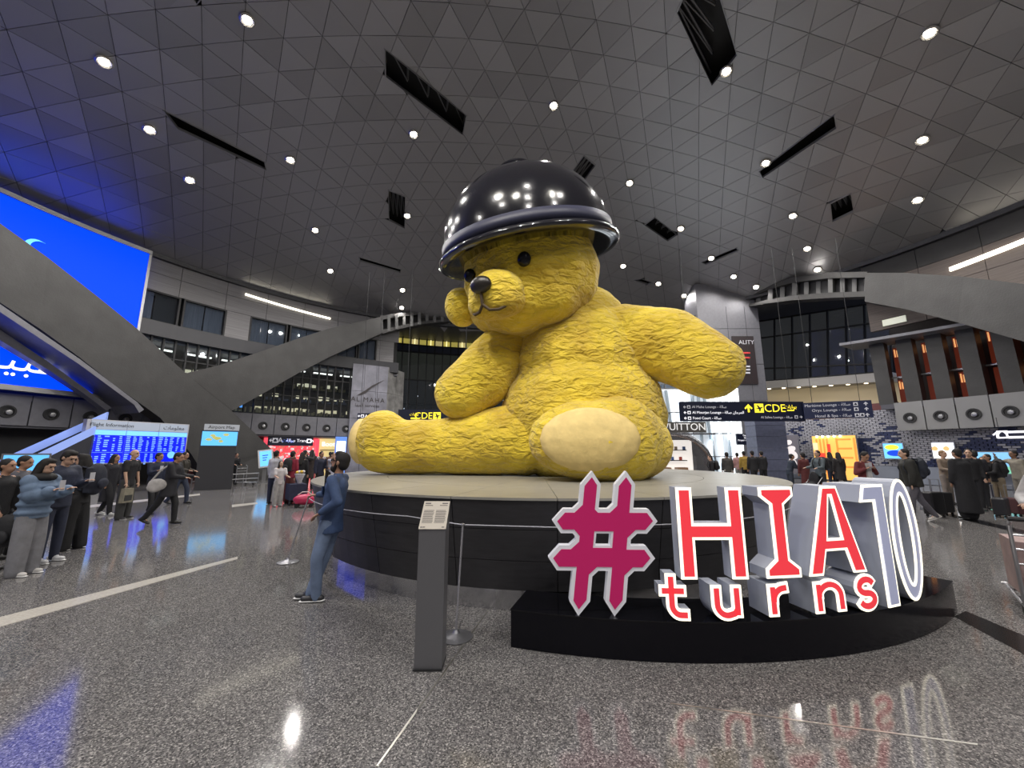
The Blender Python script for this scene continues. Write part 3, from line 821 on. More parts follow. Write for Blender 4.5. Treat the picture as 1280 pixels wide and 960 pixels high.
fillspot(lift((-3, -3.5), -.5), (1.0, 8.5, 3.5), FILLSPOT_W * .8, 'added unseen projector lighting the bear from above the viewer')
fillspot(lift((6, -2), -.5), (1.5, 8.5, 3.2), FILLSPOT_W * .6, 'added unseen projector lighting the bear from the right')

# ================================================================== PLINTH
PC = (0.65, 8.95); PR, PZ = 4.57, 1.25
pl = empty('plinth', (PC[0], PC[1], 0)); tag(pl, 'large round dark panelled plinth with a pale top and a steel kick band', 'plinth')
def ppart(root, name, g, m, **k):
    o = g.build(name, m, **k); o.parent = root; o.matrix_parent_inverse = Matrix.Translation(-Vector(root.location)); return o
def rad(z): return 4.36 + (PR - 4.36) * (z - .24) / (PZ - .24)
def cone_arc(g, a0, a1, z0, z1, t, n=5):
    v = []; f = []
    for i in range(n + 1):
        a = R(a0 + (a1 - a0) * i / n); c_, s_ = math.cos(a), math.sin(a)
        for z, r in ((z0, rad(z0)), (z1, rad(z1)), (z1, rad(z1) - t), (z0, rad(z0) - t)):
            v.append((PC[0] + r * c_, PC[1] + r * s_, z))
    for i in range(n):
        for k in range(4):
            a = i * 4 + k; b = i * 4 + (k + 1) % 4; f.append((a, b, b + 4, a + 4))
    f += [(3, 2, 1, 0), tuple(range(n * 4, n * 4 + 4))]
    return g.add(v, f)
M_pside = mat('plinth side', (.034, .033, .037), .42, .1, vary=.15, vscale=5, bump=.05, bscale=30, stretch=(1, 1, 6))
M_ptop = mat('plinth top', (.30, .29, .26), .3, .1, vary=.12, vscale=3, stretch=(1, 6, 1))
for k in range(24):
    a0 = 268 + k * 15
    for z0, z1 in ((.24, .56), (.566, .9), (.906, 1.22)):
        ppart(pl, 'side_panel', cone_arc(G(), a0 + .06, a0 + 14.94, z0, z1, .04), M_pside)
    g = G()
    for r0, r1 in ((PR - 1.3, PR + .015), (1.0, PR - 1.31)):
        g2 = G().arc(a0 + .05, a0 + 14.95, r0, r1, 1.222, PZ, 5, c=PC)
        ppart(pl, 'top_panel', g2, M_ptop)
g = G().lathe([(.02, .02), (4.22, .02), (4.22, .2), (4.3, .23), (4.5, 1.19), (.02, 1.2)], c=(PC[0], PC[1], 0), n=72)
ppart(pl, 'core', g, M_dark)
g = G().lathe([(4.24, .0), (4.27, .0), (4.27, .245), (4.24, .245)], c=(PC[0], PC[1], 0), n=96)
ppart(pl, 'kick_band', g, mat('kick steel', (.62, .62, .64), .16, 1.0, bump=.1, bscale=3, stretch=(1, 1, .02)), smooth=False)

# ================================================================== THE YELLOW BEAR (plain stand-in for the sculpture on the plinth)
def fur_mat():
    m = bpy.data.materials.new('yellow plush'); m.use_nodes = True
    nt = m.node_tree; p = nt.nodes['Principled BSDF']; L = nt.links.new; N = nt.nodes.new
    tc = N('ShaderNodeTexCoord')
    n1 = N('ShaderNodeTexNoise'); n1.inputs['Scale'].default_value = 1.2; n1.inputs['Detail'].default_value = 6; L(tc.outputs['Object'], n1.inputs['Vector'])
    cr = N('ShaderNodeValToRGB'); L(n1.outputs['Fac'], cr.inputs[0])
    cr.color_ramp.elements[0].position = .3; cr.color_ramp.elements[0].color = (.52, .35, .035, 1)
    cr.color_ramp.elements[1].position = .65; cr.color_ramp.elements[1].color = (.76, .57, .045, 1)
    L(cr.outputs[0], p.inputs['Base Color'])
    mp = N('ShaderNodeMapping'); mp.inputs['Scale'].default_value = (1, 1, 2.2); mp.inputs['Rotation'].default_value = (.3, .5, 0); L(tc.outputs['Object'], mp.inputs['Vector'])
    n2 = N('ShaderNodeTexNoise'); n2.inputs['Scale'].default_value = 4.5; n2.inputs['Detail'].default_value = 7; n2.inputs['Distortion'].default_value = .6; L(mp.outputs[0], n2.inputs['Vector'])
    b = N('ShaderNodeBump'); b.inputs['Strength'].default_value = .9; b.inputs['Distance'].default_value = .2; L(n2.outputs['Fac'], b.inputs['Height']); L(b.outputs[0], p.inputs['Normal'])
    p.inputs['Roughness'].default_value = .75; p.inputs['Sheen Weight'].default_value = .25; p.inputs['Specular IOR Level'].default_value = .2
    return m
M_fur = fur_mat()
M_pad = mat('plush pad', (.66, .50, .20), .8, vary=.1, bump=.3, bscale=7)
bear = empty('teddy_bear', (1.2, 8.8, PZ)); tag(bear, 'giant seated yellow plush teddy bear sculpture on the round plinth', 'bear')
def bpart(name, g, vox=.06, sm=6, disp=.06, m=M_fur, parent=bear):
    o = g.build(name, m, normals=False)
    o.parent = parent
    o.matrix_parent_inverse = Matrix.Translation(-Vector(bear.location)) if parent is bear else Matrix.Identity(4)
    remesh(o, vox, sm, [('folds', .9, disp, 'CLOUDS'), ('puckers', .28, disp * .35, 'CLOUDS')] if disp else None)
    return o
# torso
body = bpart('body', G().ell(atY(728, 520, 8.7), (1.85, 1.55, 1.6)).ell(atY(728, 455, 8.8), (1.62, 1.35, 1.45)).ell(atY(715, 405, 8.95), (1.28, 1.1, .95)).ell((1.5, 8.9, 1.95), (1.75, 1.5, .74)), .07)
# head, looking down to the left
hc = atY(662, 348, 8.45)
look = Vector((-.52, -.80, -.30)).normalized()
hz = (Vector((0, 0, 1)) - look * look.z).normalized()
HM = Matrix((hz.cross(look).normalized(), -look, hz)).transposed()       # local x side, y back, z up
if HM.determinant() < 0: HM = Matrix((-hz.cross(look).normalized(), -look, hz)).transposed()
def hp(x, y, z): return hc + HM @ Vector((x, y, z))
head = bpart('head', G().ell(hc, (1.62, 1.48, 1.5), HM).ell(hp(0, -.75, -.5), (.95, .85, .75), HM).ell(hp(.6, -.5, -.55), (.75, .7, .65), HM).ell(hp(-.6, -.5, -.55), (.75, .7, .65), HM), .06)
muz = bpart('muzzle', G().ell(hp(0, -1.5, -.42), (.62, .5, .5), HM).ell(hp(.22, -1.55, -.58), (.4, .42, .34), HM).ell(hp(-.22, -1.55, -.58), (.4, .42, .34), HM), .05, disp=.03)
bpart('nose', G().ell(hp(0, -1.98, -.25), (.24, .15, .17), HM), .03, 2, 0, m=mat('nose black', (.015, .012, .01), .35))
g = G(); g.tube([hp(0, -2.02, -.4), hp(0, -2.03, -.62)], .03)
for s in (-1, 1): g.tube([hp(0, -2.03, -.62), hp(.12 * s, -2.0, -.74), hp(.28 * s, -1.93, -.76), hp(.42 * s, -1.80, -.7)], .03)
ppart(bear, 'mouth_stitch', g, mat('stitch', (.05, .03, .01), .7))
for s in (-1, 1):
    bpart('eye', G().ell(hp(.66 * s, -1.36, .12), (.15, .10, .15), HM), .03, 1, 0, m=M_black)
ear_r = atY(722, 292, 8.55); ear_l = atY(577, 384, 8.7)
for P, rx, name in ((ear_r, .55, 'ear'), (ear_l, .42, 'ear')):
    e = bpart(name, G().ell(P, (rx, .38, rx * 1.12), HM), .05, disp=.03)
# arms
aS = atY(775, 425, 8.55); aM = atY(835, 432, 8.0); aP = atY(885, 457, 7.5)
bpart('arm', G().cap(aS, aM, .80, .78, 16).cap(aM, aP, .78, .66, 16), .06, disp=.07)
bS = atY(640, 430, 8.9); bM = atY(605, 470, 8.6); bP = atY(578, 492, 8.5)
bpart('arm', G().cap(bS, bM, .66, .70, 16).cap(bM, bP, .70, .62, 16), .06, disp=.07)
# legs: one stretched to the left, one towards the viewer
h1 = Vector((.3, 8.5, 2.02)); k1 = Vector((-1.5, 8.75, 1.87)); f1_ = Vector((-2.75, 8.75, 1.83))
bpart('leg', G().cap(h1, k1, .80, .62, 18).cap(k1, f1_, .62, .58, 18).ell(f1_ + Vector((-.12, 0, .14)), (.60, .68, .70)), .06, disp=.07)
h2 = Vector((2.2, 8.2, 2.0)); k2 = Vector((1.9, 7.3, 1.93)); f2_ = Vector((1.45, 6.95, 1.92))
bpart('leg', G().cap(h2, k2, .95, .84, 18).cap(k2, f2_, .84, .72, 18).ell(f2_ + Vector((-.12, -.05, .02)), (1.08, .6, .70)).ell((2.4, 7.6, 1.86), (.68, .6, .64)), .06, disp=.07)
bpart('foot_pad', G().ell(f2_ + Vector((-.16, -.42, .02)), (.86, .30, .54)), .05, 3, .03, m=M_pad)
bpart('foot_pad', G().ell(f1_ + Vector((-.53, -.05, .14)), (.26, .48, .52)), .05, 3, .03, m=M_pad)
# the black domed hat
hat = empty('hat', hp(0, .1, .55)); tag(hat, 'huge glossy black round hat on the head of the yellow bear', 'hat')
tilt = Vector((-.16, -.22, 1)).normalized(); q = Vector((0, 0, 1)).rotation_difference(tilt)
hat.rotation_mode = 'QUATERNION'; hat.rotation_quaternion = q
prof = [(1.80, -.12), (2.02, -.10), (2.06, -.05), (2.02, .02)]
for k in range(15): t_ = R(90 * k / 14); prof.append((1.90 * math.cos(t_) ** .8 + .001, .05 + 1.75 * math.sin(t_)))
o = G().lathe([(1.74, -.1), (1.80, -.12)] + prof[1:] + [], n=64).build('crown', mat('hat lacquer', (.008, .008, .012), .16, coat=.8, bump=.25, bscale=1.2), smooth=True); o.parent = hat
o = G().lathe([(1.915, .06), (1.94, .06), (1.925, .3), (1.885, .3)], n=64).build('band', mat('hat band', (.02, .022, .05), .5), smooth=True); o.parent = hat
o = G().lathe([(.5, 1.76), (.52, 1.86), (.36, 2.0), (.12, 2.06), (.02, 2.07)], n=32).build('top_button', M_black, smooth=True); o.parent = hat

# ================================================================== LETTER PODIUM AND LETTERS
LC = (1.7, 9.0); LR = 5.38
pod = empty('letter_podium', (1.7, 3.9, 0)); tag(pod, 'low curved glossy black podium carrying the illuminated letters', 'podium')
def lpt(px, py): return cyl(px, py, LR, LC, near=True)
aL = math.degrees(math.atan2(3.87 - LC[1], -.02 - LC[0])); aR = math.degrees(math.atan2(4.69 - LC[1], 4.92 - LC[0]))
g = G().arc(aL, aR, LR, LR - .52, 0.004, .31, 40, c=LC); ppart(pod, 'base', g, M_black)
g = G().arc(aL - .05, aR + .05, LR + .004, LR - .53, .31, .322, 40, c=LC); ppart(pod, 'top_sheet', g, mat('black acrylic', (.004, .004, .006), .07))
ZP = .322
M_lbody = mat('letter side', (.38, .41, .50), .45)
M_ledge = mat('letter rim light', (.5, .48, .42), .5, emit=1.5, ecol=(1, .92, .72))
M_lred = mat('letter red face', (.6, .03, .045), .4, emit=.6, ecol=(1, .055, .075))
M_lblue = mat('letter blue white face', (.5, .53, .72), .4, emit=.16, ecol=(.6, .65, 1))
M_hred = mat('hash crimson face', (.36, .008, .09), .45, emit=.16, ecol=(1, .02, .22))
M_hrim = mat('hash rim', (.75, .76, .82), .4, emit=.10)
def offset(poly, d):
    """mitred inset (d>0 shrinks a counter-clockwise polygon)"""
    n = len(poly); out = []
    for i in range(n):
        p0, p1, p2 = Vector(poly[i - 1]), Vector(poly[i]), Vector(poly[(i + 1) % n])
        e1 = (p1 - p0).normalized(); e2 = (p2 - p1).normalized()
        n1 = Vector((-e1.y, e1.x)); n2 = Vector((-e2.y, e2.x))
        b = n1 + n2
        if b.length < 1e-6: b = n1
        k = d / max(.35, b.dot(n1)); out.append(tuple(p1 + b * k))
    return out
def strip(pts, hw, e0=0, e1=0):
    """stroke polygon pieces (quads) along a polyline"""
    pts = [Vector(p) for p in pts]
    d0 = (pts[0] - pts[1]).normalized(); d1 = (pts[-1] - pts[-2]).normalized()
    pts[0] = pts[0] + d0 * e0; pts[-1] = pts[-1] + d1 * e1
    L = []; Rr = []
    for i, p in enumerate(pts):
        a = (pts[i] - pts[i - 1]).normalized() if i else (pts[1] - pts[0]).normalized()
        b = (pts[i + 1] - pts[i]).normalized() if i < len(pts) - 1 else a
        nn = Vector((-a.y, a.x)) + Vector((-b.y, b.x)); nn = nn / max(.5, nn.dot(Vector((-a.y, a.x))))
        L.append(tuple(p + nn * hw)); Rr.append(tuple(p - nn * hw))
    return Rr + L[::-1]
def letter(name, label, polysets, base, rightdir, depth, faceM, bodyM=M_lbody, rimM=M_ledge, rise=.006, group='illuminated letters on the black podium'):
    """polysets: list of (outer loop, inner loop, outer holes, inner holes) in metres; base = front lower left point"""
    r = empty(name, base); tag(r, label, 'letter', group)
    rd = Vector((rightdir[0], rightdir[1], 0)).normalized(); nf = rd.cross(Vector((0, 0, 1)))     # towards the viewer
    def w(p, k=0.): return rd * p[0] + Vector((0, 0, p[1])) + nf * k
    gb_, gr_, gf_ = G(), G(), G()
    for out, inn, ho, hi in polysets:
        gb_.prism([w(p, -depth) for p in out], nf * depth, [[w(p, -depth) for p in h] for h in ho])
        gr_.prism([w(p, .0) for p in out], nf * .012, [[w(p, .0) for p in h] for h in ho])
        gf_.prism([w(p, .0121) for p in inn], nf * rise, [[w(p, .0121) for p in h] for h in hi])
    gb_.build('letter_body', bodyM, r); gr_.build('light_rim', rimM, r); gf_.build('letter_face', faceM, r)
    return r
def poly_set(out, holes, b):
    return (out, offset(out, b), holes, [offset(h, -b) for h in holes])
B = .024
# hash
def hash_pts():
    k = .131
    lft, rgt, mid = 168, 168, 45
    P = []
    up = [(-168, 192 + 35), (-168, 340), (-106.5, 421), (-45, 340), (-45, 192 + 35 - 30), (-45 + 30, 192), (45 - 30, 192), (45, 222), (45, 340), (106.5, 421), (168, 340), (168, 227)]
    P = [(168, 227)] + [(168, 340), (106.5, 421), (45, 340), (45, 222), (15, 192), (-45, 192) if False else (-40, 192), (-45, 197), (-45, 340), (-106.5, 421), (-168, 340), (-168, 227), (-203, 192),
         (-262, 192), (-322, 120), (-262, 47), (-190, 47), (-168, 25), (-168, 10), (-203, -23), (-262, -23), (-322, -95), (-262, -168), (-168, -168), (-168, -340), (-106.5, -421), (-45, -340), (-45, -200), (-12, -168), (45, -168),
         (45, -340), (106.5, -421), (168, -340), (168, -203), (203, -168), (262, -168), (322, -95), (262, -23), (168, -23), (168, 12), (203, 47), (262, 47), (322, 120), (262, 192), (168, 192)]
    s = .00148
    f = lambda q: [((x + k * y + 350) * s, (y + 421) * s) for x, y in q]
    return f(P[1:]), f([(-45, -23), (45, -23), (45, 47), (-45, 47)])
ho_, hh_ = hash_pts()
letter('hashtag_sign', 'big crimson hash symbol with a pale rim at the left end of the black podium', [(ho_, offset(ho_, .034), [hh_], [offset(hh_, -.02)])],
       lpt(715, 766) * 0 + Vector((.305, 3.76, ZP)), (1, -.03), .07, M_hred, M_hrim, M_hrim)
# baseline frames for the five columns
def col(pxl, pyl, pxr, pyr, z):
    a, b = lpt(pxl, pyl), lpt(pxr, pyr); a = Vector((a.x, a.y, z)); b = Vector((b.x, b.y, z))
    return a, (b - a), (b - a).length
Z1 = .66      # where the capitals stand on the small letters
# H
a, d, wd = col(851, 716, 934.5, 716, Z1); h = 1.43 - Z1; s = .138
H_ = [(0, 0), (s, 0), (s, .42 * h), (wd - s, .42 * h), (wd - s, 0), (wd, 0), (wd, h), (wd - s, h), (wd - s, .60 * h), (s, .60 * h), (s, h), (0, h)]
letter('letter_capital_h', 'illuminated red capital letter H with white glowing rim on the podium', [poly_set(H_, [], B)], a, d, .13, M_lred)
a, d, wd = col(957, 712, 1000, 711, Z1); h = 1.43 - Z1; e = .08; st = .138
c = wd / 2
I_ = [(0, 0), (wd, 0), (wd, e), (c + st / 2, e + .075), (c + st / 2, h - e - .075), (wd, h - e), (wd, h), (0, h), (0, h - e), (c - st / 2, h - e - .075), (c - st / 2, e + .075), (0, e)]
letter('letter_capital_i', 'illuminated red capital letter I with slab serifs between the H and the A', [poly_set(I_, [], B)], a, d, .2, M_lred)
a, d, wd = col(1010, 710, 1081, 703, Z1); h = 1.43 - Z1; lw = .152; ap = .175; c = wd / 2
def edge(y, o): return o * (1 - y / h)
A_out = [(0, 0), (lw, 0), (lw + .26 * h * (c - ap / 2) / h, .26 * h), (wd - lw - .26 * h * (c - ap / 2) / h, .26 * h), (wd - lw, 0), (wd, 0), (c + ap / 2, h), (c - ap / 2, h)]
y0 = .40 * h; sl = (c - ap / 2) / h
A_hole = [(lw + y0 * sl, y0), (wd - lw - y0 * sl, y0), (c + .012, .88 * h), (c - .012, .88 * h)]
letter('letter_capital_a', 'illuminated red capital letter A beside the white number ten', [poly_set(A_out, [A_hole], B * .9)], a, d, .26, M_lred)
# small letters t u r n s
def strokes(name, label, lst, a, d, depth, hw=.023, b=.023):
    sets = [(strip(p, hw + b, (e0 + b), (e1 + b)), strip(p, hw, e0, e1), [], []) for p, e0, e1 in lst]
    return letter(name, label, sets, a, d, depth, M_lred)
def arcp(cx, cy, rx, ry, a0, a1, n=12): return [(cx + rx * math.cos(R(a0 + (a1 - a0) * i / n)), cy + ry * math.sin(R(a0 + (a1 - a0) * i / n))) for i in range(n + 1)]
a, d, wd = col(824, 770, 861, 770, ZP); q = .055
strokes('letter_t', 'illuminated small red letter t at the left end of the lower row', [([(.11, .36), (.11, .16)] + arcp(.11 + .075, .135, .075, .08, 180, 270, 8) + [(.235, .055)], 0, 0), ([(.03, .245), (.215, .245)], 0, 0)], a, d, .12)
a, d, wd = col(889, 771, 930, 771, ZP)
strokes('letter_u', 'illuminated small red letter u below the capital H', [([(.055, .27), (.055, .16)] + arcp(.055 + .085, .14, .085, .085, 180, 280, 8) + arcp(wd - .055 - .06, .12, .06, .06, 280, 340, 3)[1:], 0, 0), ([(wd - .055, .055), (wd - .055, .27)], 0, 0)], a, d, .2)
a, d, wd = col(960, 768, 990, 767, ZP)
strokes('letter_r', 'illuminated small red letter r below the capital I', [([(.055, .055), (.055, .27)], 0, 0), ([(.06, .15)] + arcp(.055 + .11, .16, .105, .1, 170, 95, 6) + [(wd - .04, .262)], 0, 0)], a, d, .24)
a, d, wd = col(1018, 763, 1058, 759, ZP)
strokes('letter_n', 'illuminated small red letter n below the capital A', [([(.055, .055), (.055, .27)], 0, 0), ([(.06, .17)] + arcp(wd / 2, .165, wd / 2 - .055, .1, 165, 0, 12) + [(wd - .055, .055)], 0, 0)], a, d, .26)
a, d, wd = col(1070, 757, 1097, 753, ZP); c = wd / 2; rx = wd / 2 - .05
strokes('letter_s', 'illuminated small red letter s at the right end of the lower row', [(arcp(c, .215, rx, .06, 20, 180, 8) + arcp(c, .215, rx, .055, 200, 255, 3) + arcp(c, .105, rx, .055, 75, -15, 5) + arcp(c, .108, rx, .058, -30, -160, 8), 0, 0)], a, d, .26, .026, .022)
a, d, wd = col(1093, 751, 1131, 748, ZP); h = 1.43 - ZP
wd = .37
one = [(.20, 0), (wd, 0), (wd, h), (.06, h), (0, h - .16), (.20, h - .16)]
letter('number_one', 'tall white numeral 1 with glowing rim behind the small letter s', [poly_set(one, [], B)], a - d.normalized() * .02, d, .34, M_lblue)
a, d, wd = col(1122, 748, 1163, 738, ZP); h = 1.47 - ZP; wd = .50
# the zero: an oval ring made as strips
r = empty('number_zero', a + d.normalized() * .07); tag(r, 'tall white oval numeral 0 with glowing rims at the right end of the podium', 'letter', 'illuminated letters on the black podium')
rd = d.normalized(); nf = rd.cross(Vector((0, 0, 1)))
def ring(g, ro, hi_o, ri, hi_i, k0, k1, n=40):
    v = []; f = []
    for i in range(n):
        t_ = 2 * math.pi * i / n
        for (x, y), kk in (((ro * math.cos(t_), hi_o * math.sin(t_)), k0), ((ro * math.cos(t_), hi_o * math.sin(t_)), k1), ((ri * math.cos(t_), hi_i * math.sin(t_)), k1), ((ri * math.cos(t_), hi_i * math.sin(t_)), k0)):
            v.append(rd * (wd / 2 + x) + Vector((0, 0, h / 2 + y)) + nf * kk)
    for i in range(n):
        j = (i + 1) % n
        for k in range(4): f.append((i * 4 + k, i * 4 + (k + 1) % 4, j * 4 + (k + 1) % 4, j * 4 + k))
    return g.add(v, f)
ring(G(), wd / 2, h / 2, wd / 2 - .135, h / 2 - .15, -.34, 0).build('letter_body', M_lbody, r)
g = ring(G(), wd / 2, h / 2, wd / 2 - B, h / 2 - B, 0, .014); ring(g, wd / 2 - .135 + B, h / 2 - .15 + B, wd / 2 - .135, h / 2 - .15, 0, .014); g.build('light_rim', M_ledge, r)
ring(G(), wd / 2 - B, h / 2 - B, wd / 2 - .135 + B, h / 2 - .15 + B, 0, .008).build('letter_face', M_lblue, r)

# ================================================================== INFORMATION POST, BARRIER
base = onz(517, 838); bR = onz(552, 838)
ip = empty('information_post', ((base.x + bR.x) / 2, base.y + .09, 0)); tag(ip, 'slim grey steel post with a slanted cream text plaque in the foreground', 'post')
w2 = (bR.x - base.x) / 2
M_post = mat('post steel', (.20, .20, .215), .38, .6, bump=.04, bscale=90)
g = G(); yf, yb = -.09, .11
g.prism([(-w2, yf, .012), (-w2, yb, .012), (-w2, yb, 1.29), (-w2, yf, 1.09)], (2 * w2, 0, 0)); g.build('column', M_post, ip)
G().box((.0, .01, .006), (2 * w2 + .01, .24, .012)).build('base_plate', M_dark, ip)
tl = Vector((0, .20, .20)).normalized(); nn = Vector((0, -tl.z, tl.y))
PM = Matrix((Vector((1, 0, 0)), tl, nn)).transposed().to_4x4(); PM.translation = Vector((0, .01, 1.19)) + nn * .003
plq = panel(G(), PM, -w2 - .004, w2 + .004, -.145, .145, 0, .006).build('plaque', mat('plaque cream', (.55, .50, .43), .5), ip)
gt = G()
for c in (-1, 1):
    x0, x1 = (-w2 + .012, -.006) if c < 0 else (.006, w2 - .012)
    panel(gt, PM, x0, x0 + .05, .115, .126, .006, .0075) if c < 0 else panel(gt, PM, x1 - .05, x1, .115, .126, .006, .0075)
    panel(gt, PM, x0, x0 + .07, .095, .101, .006, .0075) if c < 0 else panel(gt, PM, x1 - .07, x1, .095, .101, .006, .0075)
    for k in range(11): panel(gt, PM, x0, x1 - rnd.uniform(0, .012), .042 - k * .0125, .047 - k * .0125, .006, .0072)
panel(gt, PM, -w2 + .01, -w2 + .022, -.132, -.12, .006, .0075); panel(gt, PM, -w2 + .026, -w2 + .05, -.13, -.122, .006, .0075); panel(gt, PM, w2 - .035, w2 - .012, -.13, -.122, .006, .0075)
gt.build('print', mat('plaque print', (.12, .11, .11), .6), plq)['kind'] = 'stuff'

def stanchion(label, base, top):
    r = empty('stanchion', (base.x, base.y, 0)); tag(r, label, 'stanchion', 'thin steel barrier stanchions round the plinth')
    t = top - Vector((base.x, base.y, 0))
    G().lathe([(.02, .002), (.155, .002), (.16, .012), (.10, .022), (.035, .045), (.02, .07)], n=28).build('base', mat('base steel', (.3, .3, .32), .4, .8), r)
    G().tube([(0, 0, .05), t], .011, 8).build('rod', mat('rod steel', (.65, .65, .7), .25, .9), r)
    G().ell(t, (.02, .02, .016)).build('cap', M_steel, r)
    return r
b1, b2 = onz(360, 703), onz(570, 797)
t1, t2 = atY(386, 621, b1.y + .05), atY(578.5, 656, b2.y)
stanchion('slim leaning steel stanchion left of the man in denim', b1, t1)
stanchion('slim steel stanchion behind the information post', b2, t2)
b3 = Vector((5.3, 6.6, 0)); t3 = Vector((5.25, 6.6, 1.0))
stanchion('slim steel stanchion hidden behind the numeral ten', b3, t3)
def rope(label, a, b, sag=.03):
    r = empty('rope', a); tag(r, label, 'rope', 'thin barrier cords between the stanchions')
    pts = []
    for i in range(33):
        t_ = i / 32; p = a + (b - a) * t_ + Vector((0, 0, -sag * 4 * t_ * (1 - t_)))
        q_ = Vector((p.x - PC[0], p.y - PC[1], 0))
        if q_.length < PR + .03: p += q_.normalized() * (PR + .03 - q_.length)       # the cord bends round the plinth edge
        pts.append(p - a)
    G().tube(pts, .006, 6).build('cord', mat('cord', (.45, .45, .5), .5), r); return r
rope('thin grey barrier cord running past the man in denim', t1, t2, .02)
m1 = atY(760, 661, 4.19)
rope('thin grey barrier cord running behind the letters', t2, m1, .0)
rope('thin grey barrier cord at the far right behind the letters', m1, t3, .02)

# ================================================================== SIGNS, BOARDS, SHOPS
def board(name, label, cat, c0, c1, thick, m, group=None):
    """upright board between lower-left c0 and upper-right c1 (world points), front towards the viewer; returns (root, frame, w, h)"""
    A = Vector((c0.x, c0.y, 0)); Bp = Vector((c1.x, c1.y, 0)); d = (Bp - A).normalized(); n = Vector((d.y, -d.x, 0))
    P = Vector(((c0.x + c1.x) / 2, (c0.y + c1.y) / 2, (c0.z + c1.z) / 2)); wd = (Bp - A).length; h = c1.z - c0.z
    r = empty(name, P); tag(r, label, cat, group)
    M = frame(Vector((0, 0, 0)), n)
    panel(G(), M, -wd / 2, wd / 2, -h / 2, h / 2, -thick, 0).build('board', m, r)
    return r, M, wd, h
def put(r, M, x, y, body, size, m, align='CENTER', name='lettering'):
    return text(name, body, size, m, M @ Matrix.Translation((x, y, .004)), r, align, .004)
def rods(r, M, xs, y0, y1):
    for x in xs: G().tube([M @ Vector((x, y0, -.1)), M @ Vector((x, y1, -.1))], .012, 6).build('hanger', M_dark, r)
def arrow(r, M, x, y, s, m, a=0):
    pts = [(-.12, -.5), (.12, -.5), (.12, .1), (.36, -.14), (.5, 0), (0, .5), (-.5, 0), (-.36, -.14), (-.12, .1)]
    ca_, sa_ = math.cos(a), math.sin(a)
    q = [M @ Vector((x + s * (px * ca_ - py * sa_), y + s * (px * sa_ + py * ca_), .003)) for px, py in pts]
    G().prism(q, M.to_3x3() @ Vector((0, 0, .006))).build('arrow', m, r)
def icon(r, M, x, y, s, m, mi, kind='sq'):
    o = panel(G(), M, x - s / 2, x + s / 2, y - s / 2, y + s / 2, .002, .008).build('pictogram', m, r)
    pl = [(-.4, -.05), (-.1, .02), (-.25, .35), (-.12, .35), (.12, .08), (.35, .16), (.42, .08), (.2, -.06), (.1, -.38), (0, -.38), (-.02, -.12)] if kind == 'plane' else [(-.3, -.3), (.3, -.3), (.3, 0), (.1, .3), (-.1, .3), (-.3, 0)]
    G().prism([M @ Vector((x + s * a_, y + s * b_, .0085)) for a_, b_ in pl], M.to_3x3() @ Vector((0, 0, .004))).build('pictogram_figure', mi, r)
AR_SALA = rtl('\ufebb\ufe8e\ufedf\ufe94'); AR_MURJAN = rtl('\ufe8d\ufedf\ufee4\ufeae\ufe9f\ufe8e\ufee5'); AR_BAWABAT = rtl('\ufe91\ufeee\ufe8d\ufe91\ufe8e\ufe95')
YS = 20.0
r, M, wd, h = board('direction_sign', 'long hanging navy sign with yellow CDE arrow and white lounge directions at right', 'sign', atY(852, 526.5, YS), atY(1004, 502, YS), .2, M_navy)
def sx(px): return (px - 928) / 152 * wd
def sy(py): return -(py - 514) / 24.5 * h
arrow(r, M, sx(935.5), sy(510), .42, M_yel_t); icon(r, M, sx(948.5), sy(510), .46, M_yel_t, M_navy, 'plane')
put(r, M, sx(968), sy(510.5), 'CDE', .56, M_yel_t); put(r, M, sx(987), sy(508.5), AR_BAWABAT, .26, M_yel_t); panel(G(), M, sx(983), sx(991.5), sy(513.5), sy(512), .002, .008).build('underline', M_yel_t, r)
put(r, M, sx(969), sy(521.5), 'Al Safwa Lounge - ' + AR_SALA, .17, M_grey_t)
icon(r, M, sx(993), sy(521), .16, M_grey_t, M_navy); arrow(r, M, sx(999), sy(521), .14, M_grey_t, -math.pi / 2)
for py, tx, m in ((508.5, 'Al Maha Lounge - ' + AR_SALA, M_grey_t), (515.5, 'Al Mourjan Lounge - ' + AR_SALA + ' ' + AR_MURJAN, M_white_t), (522.5, 'Food Court - ' + AR_SALA, M_white_t)):
    arrow(r, M, sx(857), sy(py), .15, m, math.pi / 2); icon(r, M, sx(862), sy(py), .16, m, M_navy); put(r, M, sx(866), sy(py), tx, .19, m, 'LEFT')
rods(r, M, (-wd * .4, wd * .4), h / 2, h / 2 + 8.5)
r, M, wd, h = board('direction_sign', 'right hand navy sign board with three grey lounge and spa lines', 'sign', atY(1006, 524, YS - .1), atY(1089, 500, YS - 1.3), .2, mat('sign navy light', (.014, .02, .06), .35))
def sx(px): return (px - 1047) / 84 * wd
def sy(py): return -(py - 512) / 23 * h
for py, tx in ((505, 'Maritime Lounge - ' + AR_SALA), (512, 'Oryx Lounge - ' + AR_SALA), (520, 'Hotel & Spa - ' + AR_SALA)):
    put(r, M, sx(1064), sy(py), tx, .19, M_grey_t, 'RIGHT'); icon(r, M, sx(1070), sy(py), .17, M_grey_t, M_navy); icon(r, M, sx(1076), sy(py), .17, M_grey_t, M_navy) if py > 515 else None; arrow(r, M, sx(1082), sy(py), .17, M_grey_t)
rods(r, M, (-wd * .35, wd * .35), h / 2, h / 2 + 8.6)
YL = 22.0
r, M, wd, h = board('direction_sign', 'hanging navy sign with yellow CDE partly behind the bear at left', 'sign', atY(497, 534, YL), atY(590, 512, YL), .2, M_navy)
def sx(px): return (px - 543.5) / 93 * wd
def sy(py): return -(py - 523) / 22 * h
